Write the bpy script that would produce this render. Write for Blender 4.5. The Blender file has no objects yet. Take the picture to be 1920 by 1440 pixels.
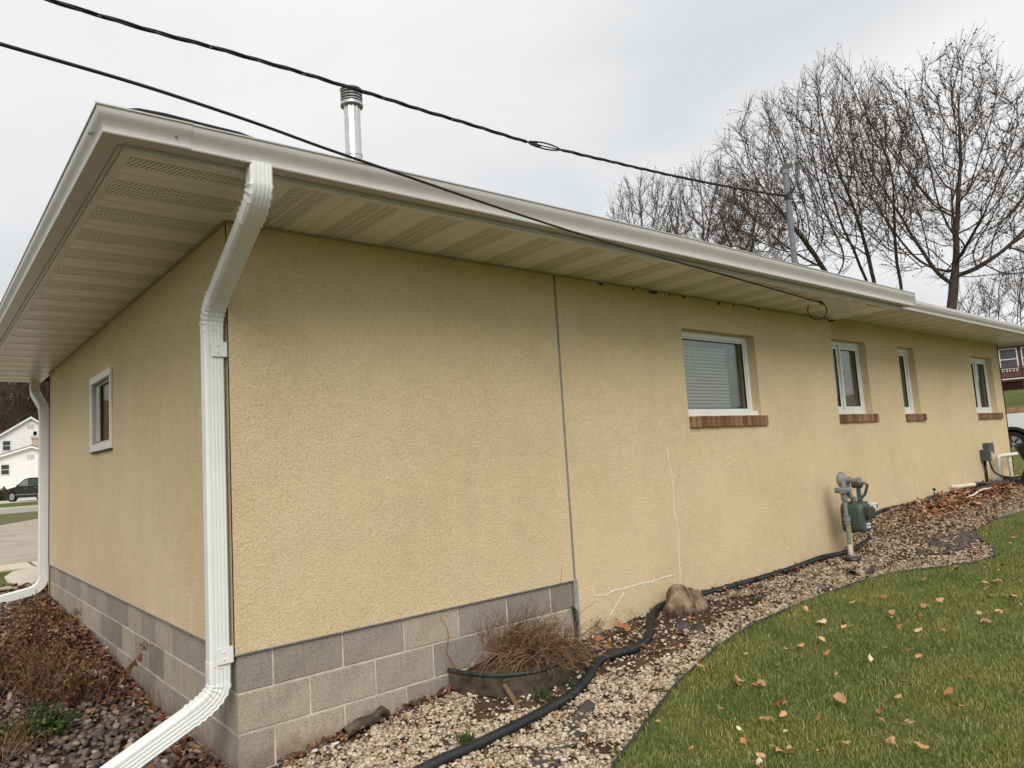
import bpy, math, random
import numpy as np
from mathutils import Vector, Matrix
R = math.radians
random.seed(7); rng = np.random.default_rng(7)
S = bpy.context.scene
COL = S.collection

# ------------------------------------------------------------------ camera
cam = bpy.data.cameras.new('camera'); co = bpy.data.objects.new('camera', cam); COL.objects.link(co); S.camera = co
yaw, pitch, roll = R(49.68692), R(5.91251), R(-3.55877)
F = Vector((math.cos(yaw)*math.cos(pitch), math.sin(yaw)*math.cos(pitch), math.sin(pitch)))
r0 = Vector((math.sin(yaw), -math.cos(yaw), 0)); u0 = r0.cross(F)
r_ = r0*math.cos(roll)+u0*math.sin(roll); u_ = -r0*math.sin(roll)+u0*math.cos(roll)
m = Matrix((r_, u_, -F)).transposed().to_4x4(); m.translation = Vector((-1.28648, -3.82147, .90765))
co.matrix_world = m
cam.sensor_width = 36; cam.lens = 1339.148/1920*36; cam.clip_start = .05; cam.clip_end = 1500

# ------------------------------------------------------------------ world, sun, exposure
w = bpy.data.worlds.new('World'); S.world = w; w.use_nodes = True
nt = w.node_tree; nt.nodes.clear(); N = nt.nodes.new; L = nt.links.new
out = N('ShaderNodeOutputWorld'); bg = N('ShaderNodeBackground'); bg.inputs[1].default_value = .1
sky = N('ShaderNodeTexSky'); sky.sky_type = 'NISHITA'; sky.sun_disc = False
SUN_DIR = Vector((-.62, -.95, .98)).normalized()      # towards the sun
sky.sun_elevation = math.asin(SUN_DIR.z); sky.sun_rotation = math.atan2(SUN_DIR.x, SUN_DIR.y)
sky.air_density = 1; sky.dust_density = 3
tc = N('ShaderNodeTexCoord'); sep = N('ShaderNodeSeparateXYZ'); L(tc.outputs['Generated'], sep.inputs[0])
zz = N('ShaderNodeMath'); zz.operation = 'MAXIMUM'; L(sep.outputs[2], zz.inputs[0]); zz.inputs[1].default_value = 0
za = N('ShaderNodeMath'); za.operation = 'ADD'; L(zz.outputs[0], za.inputs[0]); za.inputs[1].default_value = .28
vd = N('ShaderNodeVectorMath'); vd.operation = 'DIVIDE'; L(tc.outputs['Generated'], vd.inputs[0])
cb = N('ShaderNodeCombineXYZ')
for i in range(3): L(za.outputs[0], cb.inputs[i])
L(cb.outputs[0], vd.inputs[1])
n1 = N('ShaderNodeTexNoise'); n1.inputs['Scale'].default_value = 1.35; n1.inputs['Detail'].default_value = 5; n1.inputs['Roughness'].default_value = .5
n1.inputs['Distortion'].default_value = .4; L(vd.outputs[0], n1.inputs['Vector'])
cr = N('ShaderNodeValToRGB'); L(n1.outputs[0], cr.inputs[0])
e = cr.color_ramp.elements; e[0].position = .32; e[0].color = (.655, .67, .68, 1); e[1].position = .66; e[1].color = (.83, .83, .83, 1)
e2 = cr.color_ramp.elements.new(.48); e2.color = (.755, .76, .765, 1)
sc_ = N('ShaderNodeVectorMath'); sc_.operation = 'SCALE'; L(cr.outputs[0], sc_.inputs[0]); sc_.inputs['Scale'].default_value = 7.15
# an overcast sky is brighter overhead than near the horizon
zr = N('ShaderNodeMapRange'); L(sep.outputs[2], zr.inputs[0]); zr.inputs[1].default_value = .5; zr.inputs[2].default_value = 1; zr.inputs[3].default_value = 1; zr.inputs[4].default_value = 1.45
sc2 = N('ShaderNodeVectorMath'); sc2.operation = 'SCALE'; L(sc_.outputs[0], sc2.inputs[0]); L(zr.outputs[0], sc2.inputs['Scale'])
mx = N('ShaderNodeMix'); mx.data_type = 'RGBA'; mx.inputs[0].default_value = .95; L(sky.outputs[0], mx.inputs[6]); L(sc2.outputs[0], mx.inputs[7])
L(mx.outputs[2], bg.inputs[0]); L(bg.outputs[0], out.inputs[0])
sl = bpy.data.lights.new('sun', 'SUN'); sl.energy = 1.5; sl.angle = R(35); sl.color = (1, .96, .9)
so = bpy.data.objects.new('sun', sl); COL.objects.link(so); so.rotation_euler = SUN_DIR.to_track_quat('Z', 'Y').to_euler()
S.view_settings.view_transform = 'Standard'; S.view_settings.look = 'None'; S.view_settings.gamma = 1; S.view_settings.exposure = 0.66
S.view_settings.use_curve_mapping = False
S.render.engine = 'CYCLES'; S.cycles.max_bounces = 6; S.cycles.transparent_max_bounces = 12

# ------------------------------------------------------------------ mesh helpers
ORG = {}
class MB:
    def __init__(s): s.v = []; s.f = []; s.m = []
    def add(s, vs, fs, mi=0):
        b = len(s.v); s.v += [tuple(p) for p in vs]; s.f += [tuple(b+i for i in f) for f in fs]; s.m += [mi]*len(fs)
    def box(s, x0, x1, y0, y1, z0, z1, mi=0):
        s.add([(x0,y0,z0),(x1,y0,z0),(x1,y1,z0),(x0,y1,z0),(x0,y0,z1),(x1,y0,z1),(x1,y1,z1),(x0,y1,z1)],
              [(0,3,2,1),(4,5,6,7),(0,1,5,4),(1,2,6,5),(2,3,7,6),(3,0,4,7)], mi)
    def quad(s, a, b, c, d, mi=0): s.add([a,b,c,d], [(0,1,2,3)], mi)
    def prism(s, poly, d, mi=0):      # closed polygon of 3D points pushed along d
        n = len(poly); p = [Vector(q) for q in poly]; d = Vector(d)
        s.add(p+[q+d for q in p], [tuple(range(n))[::-1], tuple(range(n, 2*n))]+[(i, (i+1)%n, n+(i+1)%n, n+i) for i in range(n)], mi)
    def tube(s, pts, r, n=8, mi=0, cap=True):
        pts = [Vector(p) for p in pts]; k = len(pts)
        rr = r if isinstance(r, (list, tuple)) else [r]*k
        vs = []; ref = None
        for i, p in enumerate(pts):
            t = (pts[min(i+1, k-1)]-pts[max(i-1, 0)])
            if t.length < 1e-9: t = Vector((0,0,1))
            t.normalize()
            if ref is None:
                ref = t.orthogonal().normalized()
            ref = (ref-t*ref.dot(t)); ref = ref.normalized() if ref.length > 1e-6 else t.orthogonal().normalized()
            b = t.cross(ref)
            vs += [p+(ref*math.cos(2*math.pi*j/n)+b*math.sin(2*math.pi*j/n))*rr[i] for j in range(n)]
        fs = [(i*n+j, i*n+(j+1)%n, (i+1)*n+(j+1)%n, (i+1)*n+j) for i in range(k-1) for j in range(n)]
        if cap: fs += [tuple(range(n))[::-1], tuple(range((k-1)*n, k*n))]
        s.add(vs, fs, mi)
    def lathe(s, c, prof, n=16, mi=0, ax=(0,0,1)):   # prof: (r, h) along ax
        ax = Vector(ax).normalized(); a = ax.orthogonal().normalized(); b = ax.cross(a); c = Vector(c)
        vs = [c+ax*h+(a*math.cos(2*math.pi*j/n)+b*math.sin(2*math.pi*j/n))*max(r, 1e-4) for r, h in prof for j in range(n)]
        k = len(prof)
        s.add(vs, [(i*n+j, i*n+(j+1)%n, (i+1)*n+(j+1)%n, (i+1)*n+j) for i in range(k-1) for j in range(n)]+[tuple(range(n))[::-1], tuple(range((k-1)*n, k*n))], mi)
    def sweep(s, rings, mi=0, cap=True):
        n = len(rings[0]); k = len(rings)
        s.add([p for r in rings for p in r], [(i*n+j, i*n+(j+1)%n, (i+1)*n+(j+1)%n, (i+1)*n+j) for i in range(k-1) for j in range(n)]+([tuple(range(n))[::-1], tuple(range((k-1)*n, k*n))] if cap else []), mi)
    def blob(s, c, rad, sub=2, amp=.15, seed=0, mi=0, sc=2.0):
        from mathutils import noise
        V_, F_ = ico(sub); vs = []
        for p in V_:
            p = Vector(p); k = 1+amp*noise.noise(p*sc+Vector((seed*7.3, seed*3.1, seed)))*1.6
            vs.append((c[0]+p.x*rad[0]*k, c[1]+p.y*rad[1]*k, c[2]+p.z*rad[2]*k))
        s.add(vs, [tuple(f) for f in F_], mi)
    def mesh(s, name, mats, smooth=False, o=(0,0,0)):
        me = bpy.data.meshes.new(name); o = Vector(o)
        me.from_pydata([(p[0]-o.x, p[1]-o.y, p[2]-o.z) for p in s.v], [], s.f)
        for mt in (mats if isinstance(mats, (list, tuple)) else [mats]): me.materials.append(mt)
        me.polygons.foreach_set('material_index', s.m)
        if smooth is True: me.polygons.foreach_set('use_smooth', [True]*len(s.f))
        me.update()
        if isinstance(smooth, float) or isinstance(smooth, int) and smooth is not True and smooth:
            me.polygons.foreach_set('use_smooth', [True]*len(s.f)); me.set_sharp_from_angle(angle=R(smooth))
        return me
    def build(s, name, mats, parent=None, smooth=False, bevel=0):
        o = ORG.get(parent, Vector((0,0,0)))
        ob = bpy.data.objects.new(name, s.mesh(name, mats, smooth, o)); COL.objects.link(ob)
        if parent: ob.parent = parent
        ORG[ob] = o
        if bevel:
            b = ob.modifiers.new('bevel', 'BEVEL'); b.width = bevel; b.segments = 2; b.limit_method = 'ANGLE'; b.angle_limit = R(50)
        return ob
_ico = {}
def ico(sub):
    if sub in _ico: return _ico[sub]
    import bmesh
    bm = bmesh.new(); bmesh.ops.create_icosphere(bm, subdivisions=sub, radius=1)
    _ico[sub] = ([tuple(v.co) for v in bm.verts], [[v.index for v in f.verts] for f in bm.faces]); bm.free()
    return _ico[sub]
def tag(o, label=None, cat=None, group=None, kind=None):
    if label: o['label'] = label
    if cat: o['category'] = cat
    if group: o['group'] = group
    if kind: o['kind'] = kind
    return o
def empty(name, loc, label=None, cat=None, group=None, parent=None):
    o = bpy.data.objects.new(name, None); COL.objects.link(o); o.empty_display_size = .1
    if parent: o.parent = parent; o.location = Vector(loc)-ORG[parent]
    else: o.location = loc
    ORG[o] = Vector(loc); return tag(o, label, cat, group)
def inst(name, me, loc, parent=None, rot=(0,0,0), scale=(1,1,1)):
    o = bpy.data.objects.new(name, me); COL.objects.link(o)
    o.location = Vector(loc)-ORG.get(parent, Vector((0,0,0))); o.rotation_euler = rot; o.scale = scale
    if parent: o.parent = parent
    ORG[o] = Vector(loc); return o
def np_mesh(name, V, Fq, mats, smooth=False, parent=None):
    """V (n,3), Fq (m,k) uniform polygons"""
    me = bpy.data.meshes.new(name); k = Fq.shape[1]
    V = V-np.array(ORG.get(parent, Vector((0,0,0))))
    me.vertices.add(len(V)); me.vertices.foreach_set('co', V.astype(np.float32).ravel())
    me.loops.add(Fq.size); me.loops.foreach_set('vertex_index', Fq.astype(np.int32).ravel())
    me.polygons.add(len(Fq)); me.polygons.foreach_set('loop_start', np.arange(0, Fq.size, k, dtype=np.int32))
    me.polygons.foreach_set('loop_total', np.full(len(Fq), k, dtype=np.int32))
    if smooth: me.polygons.foreach_set('use_smooth', np.ones(len(Fq), dtype=bool))
    for mt in (mats if isinstance(mats, (list, tuple)) else [mats]): me.materials.append(mt)
    me.update(calc_edges=True); me.validate()
    ob = bpy.data.objects.new(name, me); COL.objects.link(ob)
    if parent: ob.parent = parent
    ORG[ob] = ORG.get(parent, Vector((0,0,0)))
    return ob

# ------------------------------------------------------------------ material helpers
def base_mat(name, rough=.7, spec=.3, metal=0):
    mt = bpy.data.materials.new(name); mt.use_nodes = True; t = mt.node_tree
    b = t.nodes['Principled BSDF']; b.inputs['Roughness'].default_value = rough; b.inputs['Specular IOR Level'].default_value = spec; b.inputs['Metallic'].default_value = metal
    return mt, t, b
def nd(t, typ, **kw):
    n = t.nodes.new(typ)
    for k, v in kw.items():
        if k in n.inputs: n.inputs[k].default_value = v
        else: setattr(n, k, v)
    return n
def coord(t, kind='Object', scale=(1,1,1)):
    c = t.nodes.new('ShaderNodeTexCoord'); mp = t.nodes.new('ShaderNodeMapping'); mp.inputs['Scale'].default_value = scale
    t.links.new(c.outputs[kind], mp.inputs[0]); return mp.outputs[0]
def noise_(t, vec, scale, detail=4, rough=.55, dist=0):
    n = nd(t, 'ShaderNodeTexNoise', Scale=scale, Detail=detail, Roughness=rough, Distortion=dist); t.links.new(vec, n.inputs['Vector']); return n.outputs[0]
def ramp(t, fac, stops):
    c = t.nodes.new('ShaderNodeValToRGB'); t.links.new(fac, c.inputs[0]); el = c.color_ramp.elements
    while len(el) < len(stops): el.new(.5)
    for e_, (p, cc) in zip(el, stops): e_.position = p; e_.color = (*cc, 1) if len(cc) == 3 else cc
    return c.outputs[0]
def mix(t, fac, a, b, mode='MIX'):
    mxn = t.nodes.new('ShaderNodeMix'); mxn.data_type = 'RGBA'; mxn.blend_type = mode
    for i, v in ((0, fac), (6, a), (7, b)):
        if isinstance(v, (int, float)): mxn.inputs[i].default_value = v
        elif isinstance(v, tuple): mxn.inputs[i].default_value = (*v, 1)
        else: t.links.new(v, mxn.inputs[i])
    return mxn.outputs[2]
def math_(t, op, a, b=None, clamp=False):
    n = t.nodes.new('ShaderNodeMath'); n.operation = op; n.use_clamp = clamp
    for i, v in ((0, a), (1, b)):
        if v is None: continue
        if isinstance(v, (int, float)): n.inputs[i].default_value = v
        else: t.links.new(v, n.inputs[i])
    return n.outputs[0]
def bump(t, b, h, strength, dist):
    n = nd(t, 'ShaderNodeBump', Strength=strength, Distance=dist); t.links.new(h, n.inputs['Height']); t.links.new(n.outputs[0], b.inputs['Normal']); return n
def sc3(c, k): return tuple(x*k for x in c)
def simple(name, col, rough=.6, spec=.3, var=.12, vs=6, bmp=0, bs=60, metal=0, rnd=0, col2=None, detail=4, bd=.002):
    mt, t, b = base_mat(name, rough, spec, metal); v = coord(t)
    n = noise_(t, v, vs, detail)
    c = ramp(t, n, [(.3, sc3(col, 1-var)), (.7, col2 if col2 else sc3(col, 1+var))])
    if rnd:
        oi = t.nodes.new('ShaderNodeObjectInfo'); mr = nd(t, 'ShaderNodeMapRange'); t.links.new(oi.outputs['Random'], mr.inputs[0]); mr.inputs[3].default_value = 1-rnd; mr.inputs[4].default_value = 1+rnd
        vm = t.nodes.new('ShaderNodeVectorMath'); vm.operation = 'SCALE'; t.links.new(c, vm.inputs[0]); t.links.new(mr.outputs[0], vm.inputs['Scale']); c = vm.outputs[0]
    t.links.new(c, b.inputs['Base Color'])
    if bmp: bump(t, b, noise_(t, v, bs, 3), bmp, bd)
    return mt
def island(name, stops, rough=.8, spec=.2, bmp=0, bs=80, trans=0):
    """colour varies per loose piece (pebble, blade, leaf)"""
    mt, t, b = base_mat(name, rough, spec); g = t.nodes.new('ShaderNodeNewGeometry')
    c = ramp(t, g.outputs['Random Per Island'], stops)
    v = coord(t); n = noise_(t, v, 160, 2); c = mix(t, .35, c, ramp(t, n, [(.3, (.35,.33,.3)), (.7, (1,1,1))]), 'MULTIPLY')
    t.links.new(c, b.inputs['Base Color'])
    if bmp: bump(t, b, n, bmp, .002)
    return mt

# stucco: sand-float finish, grime under the eave line and mould near the ground
def stucco(name, c0, c1):
    mt, t, b = base_mat(name, .93, .12); v = coord(t)
    wrm = noise_(t, v, 82, 3, .6, 1.1); fine = noise_(t, v, 210, 2, .6); big = noise_(t, v, 1.1, 4, .55, .5); mid = noise_(t, v, 9, 3)
    c = ramp(t, big, [(.3, c0), (.7, c1)])
    c = mix(t, .32, c, ramp(t, wrm, [(.38, (.40,.35,.28)), (.50, (1,1,1))]), 'MULTIPLY')
    c = mix(t, .3, c, ramp(t, mid, [(.3, (.82,.80,.76)), (.65, (1,1,1))]), 'MULTIPLY')
    # rain streaks, stretched vertically
    st = noise_(t, coord(t, 'Object', (3.2, 3.2, .28)), 2.2, 4, .6)
    c = mix(t, .09, c, ramp(t, st, [(.36, (.78,.76,.70)), (.58, (1,1,1))]), 'MULTIPLY')
    sm = noise_(t, v, 2.3, 5, .6, .3); c = mix(t, ramp(t, sm, [(.50, (0,0,0)), (.72, (.18,.18,.18))]), c, (.50,.41,.29)); c = mix(t, ramp(t, noise_(t, v, .7, 2), [(.5, (0,0,0)), (.7, (.35,.35,.35))]), c, (.80,.66,.43))
    # sparse dark specks
    sp = noise_(t, v, 120, 1, .5); c = mix(t, .4, c, ramp(t, sp, [(.22, (.35,.3,.22)), (.30, (1,1,1))]), 'MULTIPLY')
    # mould spot low on the wall beside the joint
    cc = t.nodes.new('ShaderNodeTexCoord'); ds = t.nodes.new('ShaderNodeVectorMath'); ds.operation = 'DISTANCE'; t.links.new(cc.outputs['Object'], ds.inputs[0]); ds.inputs[1].default_value = (2.64, 0, .22)
    mr = nd(t, 'ShaderNodeMapRange'); t.links.new(ds.outputs['Value'], mr.inputs[0]); mr.inputs[1].default_value = .02; mr.inputs[2].default_value = .24; mr.inputs[3].default_value = .27; mr.inputs[4].default_value = -.25
    ms = math_(t, 'ADD', mr.outputs[0], noise_(t, v, 26, 4, .65)); c = mix(t, ramp(t, ms, [(.58, (0,0,0)), (.85, (.8,.8,.8))]), c, (.10,.075,.045))
    # earth splashed on the wall foot (object z is measured from the footing)
    sp2 = nd(t, 'ShaderNodeSeparateXYZ'); t.links.new(cc.outputs['Object'], sp2.inputs[0])
    m2 = nd(t, 'ShaderNodeMapRange'); t.links.new(sp2.outputs[2], m2.inputs[0]); m2.inputs[1].default_value = .12; m2.inputs[2].default_value = .50; m2.inputs[3].default_value = .36; m2.inputs[4].default_value = -.4
    c = mix(t, ramp(t, math_(t, 'ADD', m2.outputs[0], mid), [(.5, (0,0,0)), (.85, (.6,.6,.6))]), c, (.26,.19,.12))
    t.links.new(c, b.inputs['Base Color'])
    h = math_(t, 'ADD', math_(t, 'MULTIPLY', wrm, 1.0), math_(t, 'MULTIPLY', fine, .35)); bump(t, b, h, 1.0, .009)
    return mt
M = {}
M['stucco'] = stucco('stucco_tan', (.705,.556,.350), (.765,.62,.402))
def block_mat():
    mt, t, b = base_mat('concrete_block', .95, .1); v = coord(t); oi = t.nodes.new('ShaderNodeObjectInfo')
    c = ramp(t, oi.outputs['Random'], [(0, (.27,.24,.20)), (.3, (.36,.32,.265)), (.55, (.30,.27,.235)), (.8, (.47,.405,.315)), (1, (.38,.33,.275))])
    c = mix(t, .5, c, ramp(t, noise_(t, v, 5, 4), [(.3, (.75,.74,.72)), (.7, (1.0,1.0,1.0))]), 'MULTIPLY')
    pit = noise_(t, v, 95, 2, .6); c = mix(t, .75, c, ramp(t, pit, [(.34, (.32,.30,.28)), (.45, (1,1,1))]), 'MULTIPLY')
    c = mix(t, .22, c, ramp(t, noise_(t, coord(t, 'Object', (5,5,1)), 9, 3), [(.4, (.7,.6,.5)), (.6, (1,1,1))]), 'MULTIPLY')
    c = mix(t, ramp(t, noise_(t, coord(t, 'Object', (6,6,1.2)), 4, 5, .7), [(.66, (0,0,0)), (.78, (.45,.45,.45))]), c, (.5,.47,.43))
    ge = t.nodes.new('ShaderNodeNewGeometry'); sp = nd(t, 'ShaderNodeSeparateXYZ'); t.links.new(ge.outputs['Position'], sp.inputs[0])
    mr = nd(t, 'ShaderNodeMapRange'); t.links.new(sp.outputs[2], mr.inputs[0]); mr.inputs[1].default_value = -.62; mr.inputs[2].default_value = -.30; mr.inputs[3].default_value = .3; mr.inputs[4].default_value = -.35
    gn = noise_(t, ge.outputs['Position'], 7, 5, .65); c = mix(t, ramp(t, math_(t, 'ADD', mr.outputs[0], gn), [(.48, (0,0,0)), (.8, (.75,.75,.75))]), c, (.17,.115,.075))
    c = mix(t, ramp(t, noise_(t, ge.outputs['Position'], 3.1, 4, .6), [(.5, (0,0,0)), (.75, (.5,.5,.5))]), c, (.20,.18,.155))
    t.links.new(c, b.inputs['Base Color']); bump(t, b, pit, .6, .004); return mt
M['block'] = block_mat()
M['mortar'] = simple('mortar', (.53,.48,.40), .95, .1, .25, 8, .5, 120)
M['gutter'] = simple('painted_aluminium', (.50,.485,.46), .34, .5, .05, 2.5)
M['trim'] = simple('soffit_trim_metal', (.68,.655,.62), .35, .5, .06, 3)
M['white_pipe'] = simple('white_downspout_paint', (.74,.755,.74), .33, .5, .05, 4)
M['dark'] = simple('dark_void', (.012,.012,.012), .9, .05)
M['flash'] = simple('galvanised_flashing', (.20,.20,.185), .5, .5, .25, 30)
M['zinc'] = simple('galvanised_pipe', (.62,.63,.62), .28, .5, .12, 14, .1, 40, metal=.85)
M['steel'] = simple('stainless_cap', (.55,.55,.54), .3, .5, .1, 14, metal=.8)
M['roof'] = simple('asphalt_shingle', (.075,.07,.066), .95, .1, .35, 30, .5, 80)
M['rubber'] = simple('black_cable_rubber', (.018,.018,.02), .5, .4, .3, 10)
M['mast'] = simple('grey_conduit', (.17,.18,.19), .45, .4, .15, 10)
M['vinyl'] = simple('white_vinyl_frame', (.72,.72,.69), .4, .4, .06, 6)
M['gasket'] = simple('black_gasket', (.03,.03,.03), .6, .2)
M['blind'] = simple('blind_slat', (.58,.58,.53), .5, .3, .05, 8)
M['brick'] = simple('brick_brown', (.225,.125,.075), .9, .15, .35, 22, .6, 70, rnd=.35, bd=.003)
M['caulk'] = simple('white_patch_filler', (.70,.66,.56), .8, .2, .06, 60)
M['hose'] = simple('black_corrugated_plastic', (.020,.022,.024), .38, .45, .4, 12)
M['edging'] = simple('black_landscape_edging', (.028,.032,.028), .5, .35, .5, 14, .2, 40)
M['ringold'] = simple('weathered_edging', (.06,.055,.045), .75, .25, .6, 14, .5, 60, col2=(.12,.09,.06))
M['soil'] = simple('bare_soil', (.085,.056,.035), .98, .08, .4, 9, 1, 60, bd=.012)
M['rock'] = simple('field_stone', (.085,.045,.026), .95, .15, .5, 13, 1, 34, col2=(.34,.25,.17), bd=.01)
M['fabric'] = simple('landscape_fabric', (.075,.065,.058), .85, .2, .4, 14, .6, 40)
M['meter'] = simple('grey_green_enamel', (.065,.080,.076), .5, .4, .25, 30, .15, 90)
M['meterL'] = simple('light_grey_casting', (.20,.205,.20), .5, .4, .25, 30, .2, 90)
M['yellow'] = simple('yellow_marker', (.75,.52,.03), .5, .3)
M['label'] = simple('white_sticker', (.8,.8,.78), .6, .3)
M['black'] = simple('black_plastic', (.012,.012,.014), .55, .4, .4, 9)
M['pvc'] = simple('cream_pvc_pipe', (.66,.60,.46), .45, .4, .1, 9)
M['pvcw'] = simple('white_pvc_pipe', (.70,.68,.62), .45, .4, .08, 9)
M['ubox'] = simple('utility_box_grey', (.075,.085,.085), .5, .4, .3, 12)
M['bark'] = simple('grey_brown_bark', (.075,.057,.045), .95, .1, .4, 6, .7, 25, bd=.02)
M['twig'] = simple('twig_brown', (.095,.065,.048), .95, .1, .3, 3)
M['deadleaf'] = island('withered_crown_leaves', [(0, (.05,.03,.02)), (.6, (.10,.05,.03)), (1, (.20,.09,.04))])
M['siding'] = simple('white_siding', (.78,.78,.75), .6, .3, .03, 2)
M['shingle'] = simple('grey_shingle', (.13,.14,.15), .95, .1, .2, 8)
M['redbrick'] = simple('red_brick_wall', (.16,.085,.07), .95, .1, .3, 8)
M['deck'] = simple('brown_deck_wood', (.10,.042,.032), .8, .2, .25, 8, rnd=.2)
M['timber'] = simple('landscape_timber', (.30,.17,.095), .85, .2, .25, 8, rnd=.2)
M['concrete'] = simple('concrete_light', (.50,.45,.36), .92, .15, .12, 2.5, .3, 40)
M['street'] = simple('street_asphalt', (.30,.28,.25), .95, .1, .1, 1.2)
M['drive'] = simple('driveway_asphalt', (.34,.29,.225), .95, .1, .14, 1.5, .5, 60, col2=(.40,.35,.275))
M['flagstone'] = simple('flagstone', (.50,.44,.34), .9, .15, .1, 6, .4, 30, rnd=.08)
M['car'] = simple('dark_car_paint', (.010,.010,.016), .18, .6, .1, 3)
M['truck'] = simple('white_car_paint', (.72,.73,.74), .22, .5, .03, 3)
M['tyre'] = simple('tyre_rubber', (.02,.02,.02), .85, .2)
M['alloy'] = simple('alloy_wheel', (.38,.38,.38), .3, .5, metal=.7)
M['curtain'] = simple('grey_curtain', (.36,.31,.26), .9, .1, .3, 14)
M['curtainL'] = simple('mid_grey_panel', (.19,.20,.19), .9, .1, .2, 12)  # even grey of the head rail and the panel beside the blind
M['paint_white'] = simple('white_wood_paint', (.75,.74,.7), .5, .3)
M['bush'] = island('bush_green', [(0, (.045,.06,.02)), (1, (.12,.10,.04))])
def glass(name, tint, refl=.12, rough=.02):
    mt = bpy.data.materials.new(name); mt.use_nodes = True; t = mt.node_tree; t.nodes.remove(t.nodes['Principled BSDF'])
    o = t.nodes['Material Output']; a = t.nodes.new('ShaderNodeBsdfTransparent'); a.inputs[0].default_value = (*tint, 1)
    g = t.nodes.new('ShaderNodeBsdfGlossy'); g.inputs['Roughness'].default_value = rough; g.inputs[0].default_value = (.9,.95,.95,1)
    fr = t.nodes.new('ShaderNodeLayerWeight'); fr.inputs[0].default_value = .35
    f = math_(t, 'ADD', math_(t, 'MULTIPLY', fr.outputs['Fresnel'], .13), refl, True)
    ms = t.nodes.new('ShaderNodeMixShader'); t.links.new(f, ms.inputs[0]); t.links.new(a.outputs[0], ms.inputs[1]); t.links.new(g.outputs[0], ms.inputs[2]); t.links.new(ms.outputs[0], o.inputs[0])
    return mt
M['glass'] = glass('window_glass', (.84,.85,.83), .05)
M['carglass'] = glass('car_glass', (.35,.42,.40), .15)
def soffit_mat(name, vent):
    mt, t, b = base_mat(name, .3, .5); v = coord(t); c = ramp(t, noise_(t, v, 2.2, 3), [(.3, (.76,.72,.66)), (.7, (.81,.775,.715))])
    if vent:
        # pressed slots running across the strip: local x = across the strip, local y = along it
        sp = nd(t, 'ShaderNodeSeparateXYZ'); t.links.new(v, sp.inputs[0])
        a = math_(t, 'SINE', math_(t, 'MULTIPLY', math_(t, 'ADD', sp.outputs[1], math_(t, 'MULTIPLY', sp.outputs[0], .35)), 2*math.pi/.021))
        r2 = math_(t, 'ABSOLUTE', math_(t, 'SINE', math_(t, 'MULTIPLY', sp.outputs[0], math.pi/.047)))
        ms = math_(t, 'MULTIPLY', ramp(t, a, [(.35, (0,0,0)), (.6, (1,1,1))]), ramp(t, r2, [(.12, (0,0,0)), (.3, (1,1,1))]))
        c = mix(t, math_(t, 'MULTIPLY', ms, .95), c, (.05,.045,.035)); bump(t, b, ms, -.6, .002)
    t.links.new(c, b.inputs['Base Color']); return mt
M['soffit'] = soffit_mat('soffit_panel_paint', False); M['vent'] = soffit_mat('soffit_vent_slots', True)
def lawn_mat(name, far=False):
    mt, t, b = base_mat(name, .95, .1); v = coord(t)
    c = ramp(t, noise_(t, v, 1.2 if not far else .35, 4), [(.3, (.075,.09,.025)), (.5, (.10,.125,.035)), (.72, (.16,.145,.055))])
    c = mix(t, .7, c, ramp(t, noise_(t, v, 55 if not far else 12, 3), [(.3, (.45,.45,.4)), (.65, (1.15,1.15,1.1))]), 'MULTIPLY')
    t.links.new(c, b.inputs['Base Color']); bump(t, b, noise_(t, v, 90 if not far else 15, 3), .8, .02); return mt
M['lawn'] = lawn_mat('lawn_turf'); M['farlawn'] = lawn_mat('far_grass', True)
M['dryverge'] = simple('dry_grass_verge', (.17,.145,.065), .95, .1, .3, 1.6, .5, 30, col2=(.11,.12,.04))
def blade_mat():
    mt, t, b = base_mat('grass_blade', .6, .25); g = t.nodes.new('ShaderNodeNewGeometry'); v = coord(t)
    a = ramp(t, g.outputs['Random Per Island'], [(0, (.12,.16,.04)), (.5, (.22,.275,.075)), (.84, (.32,.35,.12)), (.94, (.46,.41,.21)), (1, (.66,.56,.34))])
    a = mix(t, .8, a, ramp(t, noise_(t, v, 1.6, 3), [(.34, (.62,.74,.6)), (.5, (1,1,1)), (.68, (1.35,1.15,1.0))]), 'MULTIPLY')
    t.links.new(a, b.inputs['Base Color'])
    o = t.nodes['Material Output']; tr = t.nodes.new('ShaderNodeBsdfTranslucent'); t.links.new(a, tr.inputs[0]); ms = t.nodes.new('ShaderNodeMixShader'); ms.inputs[0].default_value = .3
    t.links.new(b.outputs[0], ms.inputs[1]); t.links.new(tr.outputs[0], ms.inputs[2]); t.links.new(ms.outputs[0], o.inputs[0]); return mt
M['blade'] = blade_mat()
M['gravel'] = island('pale_river_gravel', [(0, (.18,.12,.08)), (.15, (.34,.25,.17)), (.4, (.52,.43,.31)), (.75, (.68,.60,.47)), (.88, (.50,.33,.19)), (1, (.22,.20,.19))], .8, .25)
M['gravel2'] = island('brownish_gravel', [(0, (.11,.07,.045)), (.3, (.24,.16,.10)), (.6, (.40,.29,.19)), (.85, (.56,.45,.32)), (1, (.18,.13,.10))], .8, .25)
M['gravel3'] = island('tan_gravel', [(0, (.13,.085,.055)), (.2, (.28,.20,.13)), (.5, (.45,.35,.24)), (.82, (.62,.53,.40)), (1, (.22,.17,.13))], .8, .25)
M['cobble'] = island('mixed_river_stone', [(0, (.05,.045,.045)), (.25, (.11,.085,.075)), (.5, (.17,.115,.09)), (.7, (.12,.105,.10)), (.88, (.25,.18,.13)), (1, (.40,.35,.29))], .65, .35)
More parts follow.
